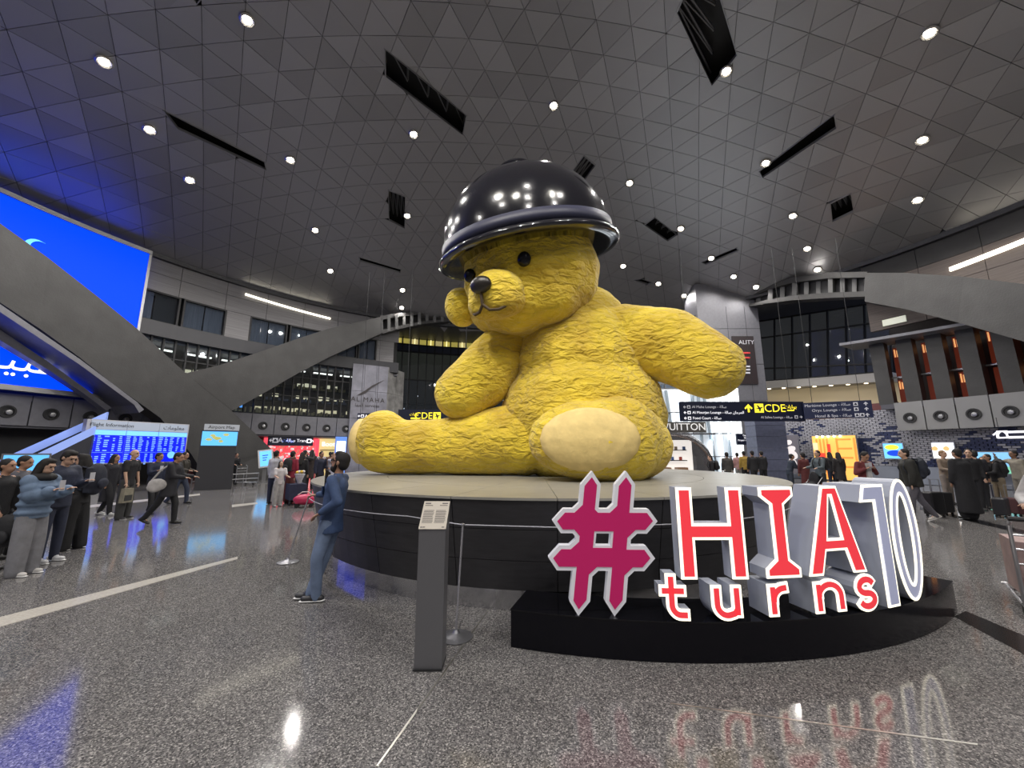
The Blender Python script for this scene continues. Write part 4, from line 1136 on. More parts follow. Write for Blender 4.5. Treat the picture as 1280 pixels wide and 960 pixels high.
put(r, M, sx(529), sy(520), 'CDE', .52, M_yel_t); put(r, M, sx(517), sy(518), AR_BAWABAT, .2, M_yel_t); panel(G(), M, sx(513), sx(521), sy(524), sy(522), .002, .008).build('underline', M_yel_t, r); icon(r, M, sx(546), sy(520), .42, M_yel_t, M_navy, 'plane')
rods(r, M, (-wd * .4, wd * .4), h / 2, h / 2 + 8.5)
r, M, wd, h = board('direction_sign', 'small navy direction sign hanging before the stone tower', 'sign', atY(446, 534, YL), atY(472, 516.5, YL), .2, M_navy)
for k, tx in enumerate(('Arrivals', 'Transfer', 'Food')):
    y = h * (.3 - .3 * k); arrow(r, M, -wd * .42, y, .15, M_white_t, math.pi / 2); icon(r, M, -wd * .25, y, .17, M_white_t, M_navy); put(r, M, -wd * .13, y, tx, .22, M_white_t, 'LEFT')
rods(r, M, (-wd * .4, wd * .4), h / 2, h / 2 + 8.5)
r, M, wd, h = board('directory_sign', 'small dark directory sign with white lines beside the blue clad pillar', 'sign', atY(922, 556, 25), atY(951, 542, 25), .15, M_navy)
for k in range(4):
    put(r, M, wd * .42, h * (.34 - .22 * k), ('Gates C1 - C12', 'Gates D1 - D4', 'Prayer room  Toilets', 'Lounges')[k], .16, M_white_t, 'RIGHT')
rods(r, M, (-wd * .4, wd * .4), h / 2, h / 2 + 8.5)
c0, c1 = cyl(1243, 548, 21.8), cyl(1300, 537, 21.8)
r, M, wd, h = board('direction_sign', 'navy hanging sign with white arrow before the tile wall at the right edge', 'sign', c0, c1, .2, M_navy)
arrow(r, M, -wd * .42, 0, .3, M_white_t); icon(r, M, -wd * .3, 0, .34, M_white_t, M_navy); panel(G(), M, -wd * .18, wd * .45, .05, .15, .002, .008).build('text_line', M_white_t, r); panel(G(), M, -wd * .18, wd * .45, -.18, -.08, .002, .008).build('text_line', M_white_t, r)
rods(r, M, (-wd * .4, wd * .4), h / 2, h / 2 + .6)

# pillar clad in blue grey stone
a, b = atY(951, 600, 22.5), atY(981, 525, 22.5)
pr = struct(empty('trim_25', ((a.x + b.x) / 2, 23, 0)), 'square pillar clad in blue grey stone under the long sign')
for k in range(6): G().box((0, 0, .33 + .64 * k), (b.x - a.x, 1.0, .625)).build('stone_slab', mat('blue stone', (.10, .11, .17), .4, vary=.15), pr)

# bright corridor wall
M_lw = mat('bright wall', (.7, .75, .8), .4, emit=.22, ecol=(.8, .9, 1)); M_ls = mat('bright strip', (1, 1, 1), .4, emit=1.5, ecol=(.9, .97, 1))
cw = struct(empty('wall_corridor', (0, 0, 0)), 'brightly lit shop corridor wall of slanted glass and light strips behind the bear')
YC = 26.2
a, b = atY(800, 600, YC), atY(921, 486, YC)
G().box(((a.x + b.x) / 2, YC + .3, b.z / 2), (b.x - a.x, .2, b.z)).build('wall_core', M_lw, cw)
x = a.x; k = 0
while x < b.x - .2:
    q = [Vector((x, YC, .1)), Vector((x + .14, YC, .1)), Vector((x + .14 + .5 * (k % 3 - 1), YC, b.z - .1)), Vector((x + .5 * (k % 3 - 1), YC, b.z - .1))]
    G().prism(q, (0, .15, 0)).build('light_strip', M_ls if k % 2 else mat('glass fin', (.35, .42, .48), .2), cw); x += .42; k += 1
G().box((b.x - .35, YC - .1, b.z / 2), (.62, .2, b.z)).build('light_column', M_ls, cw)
for z in (1.4, 2.9, 4.3): G().box(((a.x + b.x) / 2, YC - .02, z), (b.x - a.x, .12, .06)).build('transom', M_frame, cw)
# upper glazed lattice above the corridor
q0, q1 = atY(800, 486, YC + 1), atY(892, 462, YC + 1)
for k in range(7):
    x = q0.x + (q1.x - q0.x) * k / 6; G().box((x, YC + 1, (q0.z + q1.z) / 2), (.07, .1, q1.z - q0.z)).build('lattice_bar', M_frame, cw)
for k in range(5): z = q0.z + (q1.z - q0.z) * k / 4; G().box(((q0.x + q1.x) / 2, YC + 1, z), (q1.x - q0.x, .1, .08)).build('lattice_bar', M_frame, cw)
G().box(((q0.x + q1.x) / 2, YC + 1.4, (q0.z + q1.z) / 2), (q1.x - q0.x, .05, q1.z - q0.z)).build('lattice_pane', mat('sky pane', (.2, .25, .32), .3, emit=.08), cw)

# round boutique pod
pc = atY(818, 580, 20.5); pod_r = 2.75
pb = empty('boutique_pod', (pc.x, 20.5, 0)); tag(pb, 'round silver boutique pod with lit interior behind the right leg of the bear', 'kiosk')
M_pod = mat('pod shell', (.5, .5, .52), .25, .7)
g = G(); v = []; f = []
NN, MM = 28, 10
for j in range(MM + 1):
    th = R(48 + (170 - 48) * j / MM)
    for k in range(NN):
        a_ = 2 * math.pi * k / NN; v.append((pod_r * math.sin(th) * math.cos(a_), pod_r * -math.cos(th) if False else -pod_r * math.cos(th), max(.02, 1.05 + pod_r * math.sin(th) * math.sin(a_) * .75)))
for j in range(MM):
    for k in range(NN):
        p = j * NN + k; q = j * NN + (k + 1) % NN; f.append((p, q, q + NN, p + NN))
g.add(v, f); g.build('shell', M_pod, pb, normals=False)
rim = [(pod_r * math.sin(R(48)) * math.cos(2 * math.pi * k / 28), -pod_r * math.cos(R(48)), max(.08, 1.05 + pod_r * math.sin(R(48)) * math.sin(2 * math.pi * k / 28) * .75)) for k in range(29)]
G().tube(rim, .09, 8).build('rim', M_steel, pb)
G().box((0, -.6, 1.3), (3.4, .05, 2.0)).build('lit_backdrop', mat('pod glow', (.9, .85, .8), .5, emit=.8), pb)
for x in (-.9, .1, .9): G().box((x, -1.1, .5), (.5, .4, .96)).build('display_case', mat('case', (.35, .2, .12), .5), pb)
for z in (1.3, 1.8): G().box((.5, -.8, z), (1.6, .25, .04)).build('shelf', M_dark, pb)
for k in range(8): G().box((-.2 + k * .2, -.85, 1.4 + .5 * (k % 2)), (.11, .12, .16)).build('display_item', mat('item %d' % (k % 3), ((.6, .1, .08), (.1, .2, .5), (.5, .4, .3))[k % 3], .4), pb)
G().box((.55, -1.98, 2.86), (2.5, .1, .5)).build('sign_band', mat('pod band', (.10, .095, .09), .5), pb)
text('lettering', 'VUITTON', .46, mat('pod letters', (.85, .85, .85), .4, emit=.5), frame(Vector((.78, -2.06, 2.86)), (.0, -1, .0)), pb)
G().box((.9, -2.0, 2.55), (2.6, .12, .08)).build('awning_bar', M_steel, pb)

# shop fronts in the left ground storey
def arc_board(name, label, cat, a0, a1, rr, z0, z1, m, group=None):
    r = empty(name, (0, 0, 0)); tag(r, label, cat, group); G().arc(a0, a1, rr, rr + .15, z0, z1, 6).build('board', m, r); return r
def ang(px, py, rr): p = cyl(px, py, rr); return math.degrees(math.atan2(p.y - C0[1], p.x - C0[0]))
RS = 26.0
a0, a1 = ang(331, 556, RS), ang(398, 556, RS)
sh = struct(empty('wall_shop', (0, 0, 0)), 'lit red shop front with dotted decorations in the left ground storey')
G().arc(a0, a1, RS + .2, RS + .4, 0, 2.75, 8).build('shop_back', mat('red shop', (.5, .05, .07), .5, emit=.8, ecol=(1, .10, .13)), sh)
G().arc(a0, a0 - .5, RS - .3, RS + .3, 0, 2.7, 1).build('jamb', mat('red jamb', (.6, .05, .08), .5, emit=1.0, ecol=(1, .1, .15)), sh); G().arc(a1 + .5, a1, RS - .3, RS + .3, 0, 2.7, 1).build('jamb', mat('red jamb', (.6, .05, .08), .5), sh)
gw, gy = G(), G()
for k in range(170):
    a_ = rnd.uniform(a1 + .6, a0 - .6); z = rnd.uniform(.4, 2.2); (gw if k % 2 else gy).arc(a_, a_ - rnd.uniform(.1, .32), RS + .05, RS + .2, z, z + rnd.uniform(.06, .2), 1)
o = gw.build('white_goods', mat('white goods', (.9, .85, .85), .5, emit=.7), sh); o['kind'] = 'stuff'
o = gy.build('coloured_goods', mat('coloured goods', (.9, .25, .2), .5, emit=.6), sh); o['kind'] = 'stuff'
a2 = ang(420, 556, RS)
G().arc(a1 - .1, a2, RS + .2, RS + .4, 0, 2.75, 5).build('yellow_shop_back', mat('yellow shop', (.8, .65, .3), .5, emit=.7, ecol=(1, .82, .35)), sh)
for k in range(3): G().arc(a1 - .4, a2 + .2, RS + .0, RS + .2, .6 + .6 * k, .66 + .6 * k, 3).build('shelf', M_dark, sh)
P = arc_point((a1 * .38 + a2 * .62), RS - .1, 2.3); text('lettering', 'Boots', .5, M_white_e, frame(P, (C0[0] - P.x, C0[1] - P.y, 0)), sh)
RQ = 23.0
c0, c1 = cyl(335, 557, RQ), cyl(392, 545, RQ)
r, M, wd, h = board('direction_sign', 'navy hanging sign with pale letters in front of the red shop', 'sign', Vector((c0.x, c0.y, c0.z)), Vector((c1.x, c1.y, c1.z)), .2, M_navy)
arrow(r, M, -wd * .45, 0, .22, M_grey_t, math.pi / 2); icon(r, M, -wd * .36, 0, .32, M_grey_t, M_navy); put(r, M, -wd * .25, 0, 'A', .5, M_grey_t); put(r, M, -wd * .08, 0, AR_BAWABAT, .3, mat('sign blue', (.1, .2, .8), .5, emit=.6))
put(r, M, wd * .2, 0, AR_SALA + ' Transfers', .3, M_white_t); icon(r, M, wd * .4, 0, .30, M_white_t, M_navy); arrow(r, M, wd * .46, 0, .22, M_white_t)
c0, c1 = cyl(418, 575, 22.2), cyl(434, 546, 22.2)
r, M, wd, h = board('light_box', 'white and blue light box standing left of the stone tower', 'sign', Vector((c0.x, c0.y, .02)), c1, .2, mat('box blue', (.1, .2, .5), .4, emit=.5, ecol=(.15, .35, 1)))
panel(G(), M, -wd * .4, wd * .4, -h * .2, h * .38, 0, .02).build('screen', mat('box white', (.9, .95, 1), .4, emit=1.8), r)

# flight information board
tl, tr, bl_, br_ = cyl(119, 524, 18.3), cyl(233, 530, 18.3), cyl(106, 578, 18.3), cyl(228, 576, 18.3)
d = Vector((tr.x - tl.x, tr.y - tl.y, 0)); wdF = d.length + .2; P = Vector(((tl.x + tr.x) / 2, (tl.y + tr.y) / 2, 0)); n = Vector((d.y, -d.x, 0)).normalized()
fb = empty('flight_board', P); tag(fb, 'wide blue flight information board with a pale header on the left', 'board')
M = frame(Vector((0, 0, 0)), n)
z0, z1 = 1.28, 3.0
hd = z1 - .36
panel(G(), M, -wdF / 2 - .12, wdF / 2 + .05, z0 - .06, z1 + .04, -.3, -.02).build('housing', mat('board housing', (.5, .5, .55), .35, .4), fb)
for k in range(3):
    x0 = -wdF / 2 + wdF * k / 3; x1 = x0 + wdF / 3
    sc_ = panel(G(), M, x0 + .01, x1 - .01, z0, hd - .02, -.02, .0).build('screen', mat('board blue', (.0, .0, .3), .35, emit=1.0, ecol=(.0, .012, 1.0)), fb)
    panel(G(), M, x0 + .01, x1 - .01, hd - .22, hd - .02, .0, .004).build('screen_header', mat('board cyan', (.2, .5, .9), .4, emit=.9, ecol=(.15, .5, 1)), sc_)
    g = G()
    for row in range(15):
        y = hd - .30 - row * .083
        if row == 8: panel(g, M, x0 + .02, x1 - .02, y + .02, y + .03, 0, .004); continue
        if k == 2 and row > 9 : continue
        for c_, l in ((.05, .22), (.34, .16), (.6, .2), (.95, .12), (1.2, .18)):
            s_ = wdF / 3 / 1.45
            if rnd.random() < .92: panel(g, M, x0 + c_ * s_, x0 + (c_ + l * rnd.uniform(.6, 1)) * s_, y, y + .042, 0, .004)
    o = g.build('flight_rows', mat('board rows', (.2, .4, 1), .4, emit=.9, ecol=(.16, .36, 1)), sc_); o['kind'] = 'stuff'
    if k == 2:
        G().lathe([(.16, 0), (.16, .006), (.01, .006)], c=(x0 + .62, z0 + .3, .0), n=16, M=M).build('clock', mat('board cyan', (.2, .5, .9)), sc_)
    panel(G(), M, x0 + .01, x1 - .01, hd, z1, -.02, .0).build('header_panel', mat('board head', (.42, .47, .55), .4, emit=.12, ecol=(.5, .65, 1)), fb)
text('lettering', 'Flight Information', .2, M_dark, M @ Matrix.Translation((-wdF / 3 + .1, z1 - .17, .004)), fb)
text('lettering', rtl('\ufee3\ufecc\ufee0\ufeee\ufee3\ufe8e\ufe95') , .24, M_dark, M @ Matrix.Translation((wdF / 3, z1 - .17, .004)), fb)
for x in (-wdF * .35, wdF * .35): panel(G(), M, x - .12, x + .12, 0, z0, -.28, -.08).build('leg', M_frame, fb)
# map totem
P = onz(266, 612.5); n = facing(P)
mt = empty('map_totem', (P.x, P.y, 0)); tag(mt, 'dark totem with a pale blue terminal map beside the beam foot', 'totem'); M = frame(Vector((0, 0, 0)), n)
s_ = (P - O).length / 490 * .86
def mz(py): return atY(266, py, P.y).z
panel(G(), M, -17 * s_, 17 * s_, 0, mz(538), -.35, 0).build('body', mat('totem dark', (.035, .035, .04), .4), mt)
panel(G(), M, -15 * s_, 18 * s_, mz(538), mz(530.5), -.3, .05).build('header_panel', mat('totem head', (.42, .45, .5), .4, emit=.1), mt)
text('lettering', 'Airport Map', .2, M_dark, M @ Matrix.Translation((.05, mz(534.2), .055)), mt)
panel(G(), M, -16 * s_, 17 * s_, mz(557), mz(539.5), 0, .03).build('screen', mat('map screen', (.1, .4, .8), .4, emit=.85, ecol=(.12, .5, 1)), mt)
for k in range(7):
    x = rnd.uniform(-.4, .3); y = rnd.uniform(mz(555), mz(543)); G().prism([M @ Vector((x + rnd.uniform(.08, .16) * math.cos(a_), y + .07 * math.sin(a_), .031)) for a_ in (0, 1.1, 2.3, 3.4, 4.6, 5.5)], M.to_3x3() @ Vector((0, 0, .004))).build('map_patch', mat('map yellow', (.6, .6, .2), .5, emit=.3), mt)
# tablet kiosk
P = onz(329, 604); s_ = P.y / 490
tk = empty('tablet_kiosk', (P.x, P.y, 0)); tag(tk, 'check in kiosk with a tilted glowing blue tablet by the beam foot', 'kiosk')
M = frame(Vector((0, 0, 0)), facing(P)); Mt = M @ Matrix.Translation((0, 1.35, .0)) @ Matrix.Rotation(R(-12), 4, 'X') @ Matrix.Rotation(R(8), 4, 'Z')
panel(G(), Mt, -.36, .36, -.5, .5, -.08, 0).build('casing', M_frame, tk); panel(G(), Mt, -.28, .28, -.42, .42, 0, .012).build('screen', mat('map screen', (.1, .4, .8)), tk)
for k in range(3): panel(G(), Mt, -.15, .12 - .05 * k, .15 - .13 * k, .2 - .13 * k, .012, .018).build('screen_line', mat('line blue', (.01, .05, .5), .5, emit=.3), tk)
panel(G(), M, -.1, .1, .02, 1.1, -.2, -.08).build('stem', M_frame, tk); panel(G(), M, -.35, .35, 0, .04, -.4, .2).build('foot', M_frame, tk)
# small screen left
P = atY(32, 579, 10.5)
ds = empty('display_screen', (P.x, P.y, 0)); tag(ds, 'small bright blue display screen on a stand behind the woman in the puffer jacket', 'screen'); M = frame(Vector((0, 0, 0)), facing(P))
panel(G(), M, -.42, .42, P.z - .25, P.z + .25, -.08, 0).build('casing', M_frame, ds); panel(G(), M, -.38, .38, P.z - .2, P.z + .21, 0, .01).build('display', mat('map screen', (.1, .4, .8)), ds)
panel(G(), M, -.05, .05, 0.03, P.z - .25, -.08, -.02).build('stem', M_frame, ds); panel(G(), M, -.3, .3, 0, .03, -.25, .2).build('foot', M_frame, ds)
# escalator balustrades
es = empty('escalator', (0, 0, 0)); tag(es, 'escalator with two blue lit handrails rising to the right at left', 'escalator')
M_rail = mat('blue lit rail', (.3, .4, .8), .3, .3, emit=.35, ecol=(.3, .45, 1))
for (p, q, rr) in (((-60, 601), (134, 515), 18.9), ((-60, 618), (118, 533), 17.9)):
    A_, B_ = cyl(*p, rr), cyl(*q, rr); tri_ = []
    mid_ = [A_.lerp(B_, t_) for t_ in (0, .25, .5, .75, 1)]
    g = G()
    for u_, w_ in zip(mid_, mid_[1:]): g.prism([u_, w_, w_ - Vector((0, 0, .34)), u_ - Vector((0, 0, .34))], (-.05, .12, 0))
    g.build('handrail', M_rail, es)
    g = G(); g.prism([A_ - Vector((0, 0, .34)), B_ - Vector((0, 0, .34)), Vector((B_.x, B_.y, 0.02)), Vector((A_.x, A_.y, .02))], (-.05, .12, 0)); g.build('side_panel', mat('escalator side', (.04, .04, .05), .35, .3), es)
# guard rail near map
gr_ = empty('guard_rail', (0, 0, 0)); tag(gr_, 'low steel guard rail along the foot of the left beam', 'rail')
A_, B_ = onz(238, 612), onz(322, 606)
for z in (.35, .6): G().tube([A_ + Vector((0, 0, z)), B_ + Vector((0, 0, z))], .03, 6).build('bar', M_frame, gr_)
for k in range(5): p = A_.lerp(B_, k / 4); G().tube([p, p + Vector((0, 0, .62))], .025, 6).build('upright', M_frame, gr_)

# right wall: poster, golden display, screens
def wall_board(name, label, cat, px0, px1, py0, py1, rr, m, frame_m=M_frame, z0=None):
    c0, c1 = cyl(px0, py1, rr), cyl(px1, py0, rr)
    if z0 is not None: c0.z = z0
    r, M, wd, h = board(name, label, cat, c0, c1, .12, frame_m)
    panel(G(), M, -wd / 2 + .05, wd / 2 - .05, -h / 2 + .05, h / 2 - .05, 0, .01).build('display', m, r)
    return r, M, wd, h
r, M, wd, h = wall_board('poster', 'tall backlit poster with a white space suited figure on the tile wall', 'poster', 981, 997, 543, 592, 22.6, mat('poster back', (.14, .13, .15), .5, emit=.12))
for (x, y, rx, ry) in ((-.05, .75, .18, .16), (0, .3, .3, .2), (.1, -.05, .24, .3), (.05, -.5, .18, .3)):
    G().ell(M @ Vector((x, y, .02)), (.02, .02, .02)).build('print', M_white_t, r) if False else G().lathe([(1, 0), (1, .004), (.01, .004)], n=14, M=M @ Matrix.Translation((x, y, .012)) @ Matrix.Rotation(.5, 4, 'Z') @ Matrix.Diagonal((rx, ry, 1, 1))).build('printed_figure', mat('print white', (.8, .75, .75), .5, emit=.4), r)
r, M, wd, h = wall_board('golden_display', 'tall glowing golden shop display with red ornaments in the tile wall', 'display', 1021, 1070, 543, 604, 22.9, mat('gold glow', (.7, .42, .1), .5, emit=.8, ecol=(1, .50, .10)), z0=.02)
M_or = mat('orange print', (.8, .3, .05), .5, emit=.6, ecol=(1, .25, .04)); M_rd = mat('red print', (.8, .05, .03), .5, emit=.7, ecol=(1, .05, .03))
for k in range(4): panel(G(), M, -wd * .40 + k * .18, -wd * .40 + k * .18 + .09, -h * .45, h * .42, .01, .02).build('ornament_band', M_or, r)
for k in range(4): panel(G(), M, wd * .08, wd * .38, h * (.38 - .2 * k), h * (.38 - .2 * k) + .1, .01, .02).build('ornament_band', M_or, r); 
for x in (.05, .42): panel(G(), M, wd * x, wd * x + .1, -h * .45, h * .43, .01, .02).build('ornament_band', M_or, r)
panel(G(), M, -wd * .15, -wd * .08, h * .12, h * .3, .02, .05).build('red_figure', M_rd, r); panel(G(), M, -wd * .36, -wd * .22, 0, h * .1, .02, .05).build('red_figure', M_rd, r); panel(G(), M, -wd * .47, -wd * .36, h * .17, h * .33, .02, .04).build('small_frame', mat('cream', (.8, .7, .4), .5, emit=.6), r)
for k in range(5): G().ell(M @ Vector((-wd * .35 + k * wd * .13, h * .47, .08)), (.06, .06, .06), n=8, m=5).build('top_lamp', mat('bulb white', (1, 1, .9), .5, emit=8), r)
r, M, wd, h = wall_board('wall_screen', 'blue screen with a yellow and navy picture on the tile wall', 'screen', 1105, 1129, 553, 574, 23.2, mat('screen blue', (.1, .4, .8), .4, emit=.9, ecol=(.2, .6, 1)))
for x, y, rx, ry, m in ((-.05, .2, .3, .14, M_yel_t), (.05, -.12, .34, .16, mat('deep blue', (0, .02, .4), .5, emit=.6, ecol=(0, .1, 1)))): G().lathe([(1, 0), (1, .005), (.01, .005)], n=14, M=M @ Matrix.Translation((x, y, .012)) @ Matrix.Diagonal((rx, ry, 1, 1))).build('picture', m, r)
r, M, wd, h = wall_board('wall_screen', 'white screen with small orange marks on the tile wall behind the crowd', 'screen', 1166, 1193, 552, 574, 23.2, mat('screen white', (.9, .95, 1), .4, emit=1.4))
for x in (-.3, .12): G().lathe([(.12, 0), (.12, .005), (.01, .005)], n=12, M=M @ Matrix.Translation((x, .1, .012))).build('picture', mat('orange mark', (.9, .5, .2), .5, emit=.7), r)
r, M, wd, h = wall_board('wall_screen', 'wide pale blue and green screen at the far right of the tile wall', 'screen', 1220, 1264, 564, 592, 22.6, mat('screen sky', (.2, .5, .8), .4, emit=.6, ecol=(.25, .55, .9)))
panel(G(), M, -wd * .45, wd * .47, -h * .45, -h * .15, .01, .015).build('picture', mat('screen green', (.2, .6, .4), .5, emit=.5), r)

# ================================================================== PEOPLE
SKIN = {'l': (.50, .31, .22), 'm': (.36, .20, .13), 'd': (.20, .105, .065)}
def cl(c, fabric=True):
    k = 'cloth %.3f %.3f %.3f' % c
    return mat(k, c, .75, bump=.12, bscale=22, vary=.18, vscale=9)
BLK = (.010, .010, .013); NAVY = (.014, .018, .04)
def V3(t, s): return Vector((s * t[0], -t[1], t[2])).normalized()
STAND = {'L': ((.04, .02, -1), (0, -.02, -1)), 'R': ((.04, .02, -1), (0, -.02, -1))}
WALK = {'L': ((.02, .42, -1), (0, .08, -1)), 'R': ((.02, -.20, -1), (0, -.62, -1))}
WALK2 = {'R': ((.02, .36, -1), (0, .1, -1)), 'L': ((.02, -.15, -1), (0, -.5, -1))}
HANG = ((.16, .02, -1), (.03, .2, -1)); PHONE = ((.10, .28, -1), (-.32, 1, .35)); PUSH = ((.12, .35, -1), (0, 1, -.1)); UP = ((.15, .8, -.2), (-.25, .5, 1)); HOLD = ((.12, .1, -1), (-.2, 1, -.15)); POCKET = ((.3, -.28, -1), (-.1, .45, -1))
def person(pos, H, heading, label, top=BLK, bottom=BLK, skin='m', hair=(.01, .008, .008), hairstyle='short', legs=STAND, L=HANG, Rr=HANG, lean=0.04, hem=-.12, bulk=0., wide=0., shoes=(.02, .02, .02), sole=None, yaw=0, pitch=0, short=False, skirt=None, near=False, beard=False, puffy=False, hood=False, group='people in the hall'):
    s = H / 1.75
    r = empty('person', (pos[0], pos[1], 0), R(heading)); tag(r, label, 'person', group)
    J = {}
    down = []
    for sd, k in ((1, 'L'), (-1, 'R')):
        t_, c_ = V3(legs[k][0], sd), V3(legs[k][1], sd); down.append(-(t_.z * .43 + c_.z * .42))
    hz = (max(down) + .085) * s
    U = Vector((0, -math.sin(lean), math.cos(lean)))
    hip = Vector((0, 0, hz + .03 * s)); chest = hip + U * .33 * s; neck = hip + U * .525 * s
    for sd, k in ((1, 'L'), (-1, 'R')):
        h0 = Vector((sd * .088 * s, 0, hz)); kn = h0 + V3(legs[k][0], sd) * .43 * s; an = kn + V3(legs[k][1], sd) * .42 * s
        if an.z < .085 * s: an.z = .085 * s
        J['hip' + k], J['knee' + k], J['ank' + k] = h0, kn, an
        shd = hip + U * .475 * s + Vector((sd * (.178 if not skirt else .165) * s, 0, 0)); A = L if k == 'L' else Rr
        el = shd + V3(A[0], sd) * .28 * s; wr_ = el + V3(A[1], sd) * .245 * s
        J['sh' + k], J['el' + k], J['wr' + k] = shd, el, wr_
    # head frame
    hy, hpz = R(yaw), R(pitch)
    fw = Vector((math.sin(hy) * math.cos(hpz), -math.cos(hy) * math.cos(hpz), -math.sin(hpz))); fw = Matrix.Rotation(-lean * .3, 3, 'X') @ fw
    sx_ = fw.cross(Vector((0, 0, 1))).normalized() * -1; up_ = sx_.cross(-fw); 
    if up_.z < 0: up_ = -up_
    HM_ = Matrix((up_.cross(fw).normalized(), -fw, up_)).transposed()
    hc_ = neck + U * .06 * s + up_ * .095 * s + fw * .02 * s
    def h(x, y, z): return hc_ + HM_ @ Vector((x * s, -y * s, z * s))     # x side, y forward, z up
    sm = mat('skin ' + skin, SKIN[skin], .5)
    # ---- body, one continuous surface
    g = G()
    g.ell(h(0, -.005, .025), (.074 * s, .095 * s, .095 * s), HM_); g.ell(h(0, .022, -.045), (.058 * s, .070 * s, .072 * s), HM_)
    g.cap(h(0, .088, .01), h(0, .108, -.025), .010 * s, .016 * s, 8); g.ell(h(0, .088, -.058), (.024 * s, .012 * s, .010 * s), HM_); g.ell(h(0, .08, .04), (.05 * s, .02 * s, .012 * s), HM_)
    for sd in (-1, 1): g.ell(h(sd * .076, -.012, -.005), (.012 * s, .022 * s, .034 * s), HM_)
    g.cap(neck - U * .06 * s, h(0, -.01, -.06), .056 * s, .052 * s)
    g.cap(hip, chest, .105 * s, .115 * s, 12, 1.25, (0, 1, 0)); g.cap(J['shL'] - Vector((.04, 0, 0)) * s, J['shR'] + Vector((.04, 0, 0)) * s, .06 * s, .06 * s)
    for k, sd in (('L', 1), ('R', -1)):
        g.cap(J['hip' + k], J['knee' + k], .08 * s, .054 * s); g.cap(J['knee' + k], J['ank' + k], .054 * s, .036 * s); g.cap(J['ank' + k], J['ank' + k] + Vector((0, -.09 * s, -.056 * s)), .03 * s, .02 * s)
        g.cap(J['sh' + k], J['el' + k], .047 * s, .037 * s); g.cap(J['el' + k], J['wr' + k], .037 * s, .026 * s)
        ad = (J['wr' + k] - J['el' + k]).normalized(); sdv = ad.cross(Vector((0, 0, 1)) if abs(ad.z) < .8 else Vector((0, -1, 0))).normalized(); nv = sdv.cross(ad).normalized()
        W = J['wr' + k]; pc_ = W + ad * .045 * s
        g.cap(W, W + ad * .07 * s, .024 * s, .03 * s, 8, .55, sdv)
        for q in range(4):
            f0 = W + ad * .075 * s + sdv * (.033 - .022 * q) * s; ln = (.034, .040, .037, .028)[q] * s
            f1 = f0 + ad * ln - nv * .006 * s; f2 = f1 + ad * ln * .7 - nv * .022 * s; g.cap(f0, f1, .0095 * s, .009 * s, 6); g.cap(f1, f2, .009 * s, .0078 * s, 6)
        th0 = W + ad * .03 * s + sdv * .026 * s; g.cap(th0, th0 + (ad * .6 + sdv * .7 - nv * .3).normalized() * .05 * s, .0115 * s, .0095 * s, 6)
        J['hand' + k] = W + ad * .1 * s
    def bp(name, g, m, vox, sm_=2):
        o = g.build(name, m, r, normals=False); remesh(o, vox * s, sm_); return o
    vb = .0095 if near else .017
    body = bp('body', g, sm, vb, 2)
    # ---- face
    for sd in (-1, 1):
        G().ell(h(sd * .030, .083, .012), (.013 * s, .010 * s, .009 * s), HM_, 10, 6).build('eye', mat('eye dark', (.02, .015, .012), .2), r, True)
        if near: G().cap(h(sd * .014, .094, .034), h(sd * .046, .084, .034), .005 * s, .004 * s, 6).build('eyebrow', cl(hair), r, True)
    G().cap(h(-.018, .093, -.058), h(.018, .093, -.058), .005 * s, .005 * s, 6).build('mouth', mat('lip ' + skin, tuple(c * .55 for c in SKIN[skin]), .5), r, True)
    vg = .016 if near else .026
    # ---- hair
    g = G()
    if hairstyle != 'bald':
        g.ell(h(0, -.022, .042), (.086 * s, .100 * s, .094 * s), HM_); g.ell(h(0, -.055, -.01), (.080 * s, .062 * s, .085 * s), HM_)
        if near: g.ell(h(0, .03, .105), (.06 * s, .06 * s, .035 * s), HM_)
        if hairstyle == 'long': g.cap(h(0, -.06, 0), neck - U * .16 * s + Vector((0, .12 * s, 0)), .082 * s, .085 * s, 10); g.cap(h(.05, -.02, 0), h(.075, -.02, -.16), .045 * s, .04 * s); g.cap(h(-.05, -.02, 0), h(-.075, -.02, -.16), .045 * s, .04 * s)
        if hairstyle == 'scarf': g.ell(h(0, -.012, .02), (.094 * s, .098 * s, .122 * s), HM_); g.cap(h(0, -.03, -.08), neck - U * .08 * s, .09 * s, .13 * s, 12)
        bp('headscarf' if hairstyle == 'scarf' else 'hair', g, cl(hair), vg * .9)
    else:
        for sd in (-1, 1): g.ell(h(sd * .06, -.05, .0), (.022 * s, .045 * s, .03 * s), HM_)
        bp('hair_fringe', g, cl((.12, .1, .09)), vg * .7)
    if beard:
        g = G(); g.ell(h(0, .035, -.088), (.060 * s, .068 * s, .052 * s), HM_)
        for sd in (-1, 1): g.cap(h(sd * .058, .02, -.06), h(sd * .074, .005, 0), .022 * s, .012 * s)
        g.cap(h(-.026, .098, -.042), h(.026, .098, -.042), .007 * s, .007 * s, 6); bp('beard', g, cl((.012, .009, .008)), .010)
    # ---- trousers or skirt
    tm = cl(bottom)
    g = G()
    if skirt:
        g.cap(hip + Vector((0, 0, .02 * s)), Vector((0, .0, .17 * s)), .15 * s, skirt * s, 16, .85, (1, 0, 0)); bp('skirt', g, tm, vg * 1.1)
    else:
        g.cap(hip + U * .06 * s, hip - Vector((0, 0, .06)) * s, .105 * s, .112 * s, 12, 1.5, (0, 1, 0))
        for k in 'LR':
            g.cap(J['hip' + k], J['knee' + k], (.098 + wide * .3) * s, (.074 + wide * .8) * s, 12); g.cap(J['knee' + k], J['ank' + k] - Vector((0, 0, .028 * s)), (.074 + wide * .8) * s, (.058 + wide * .9) * s, 12)
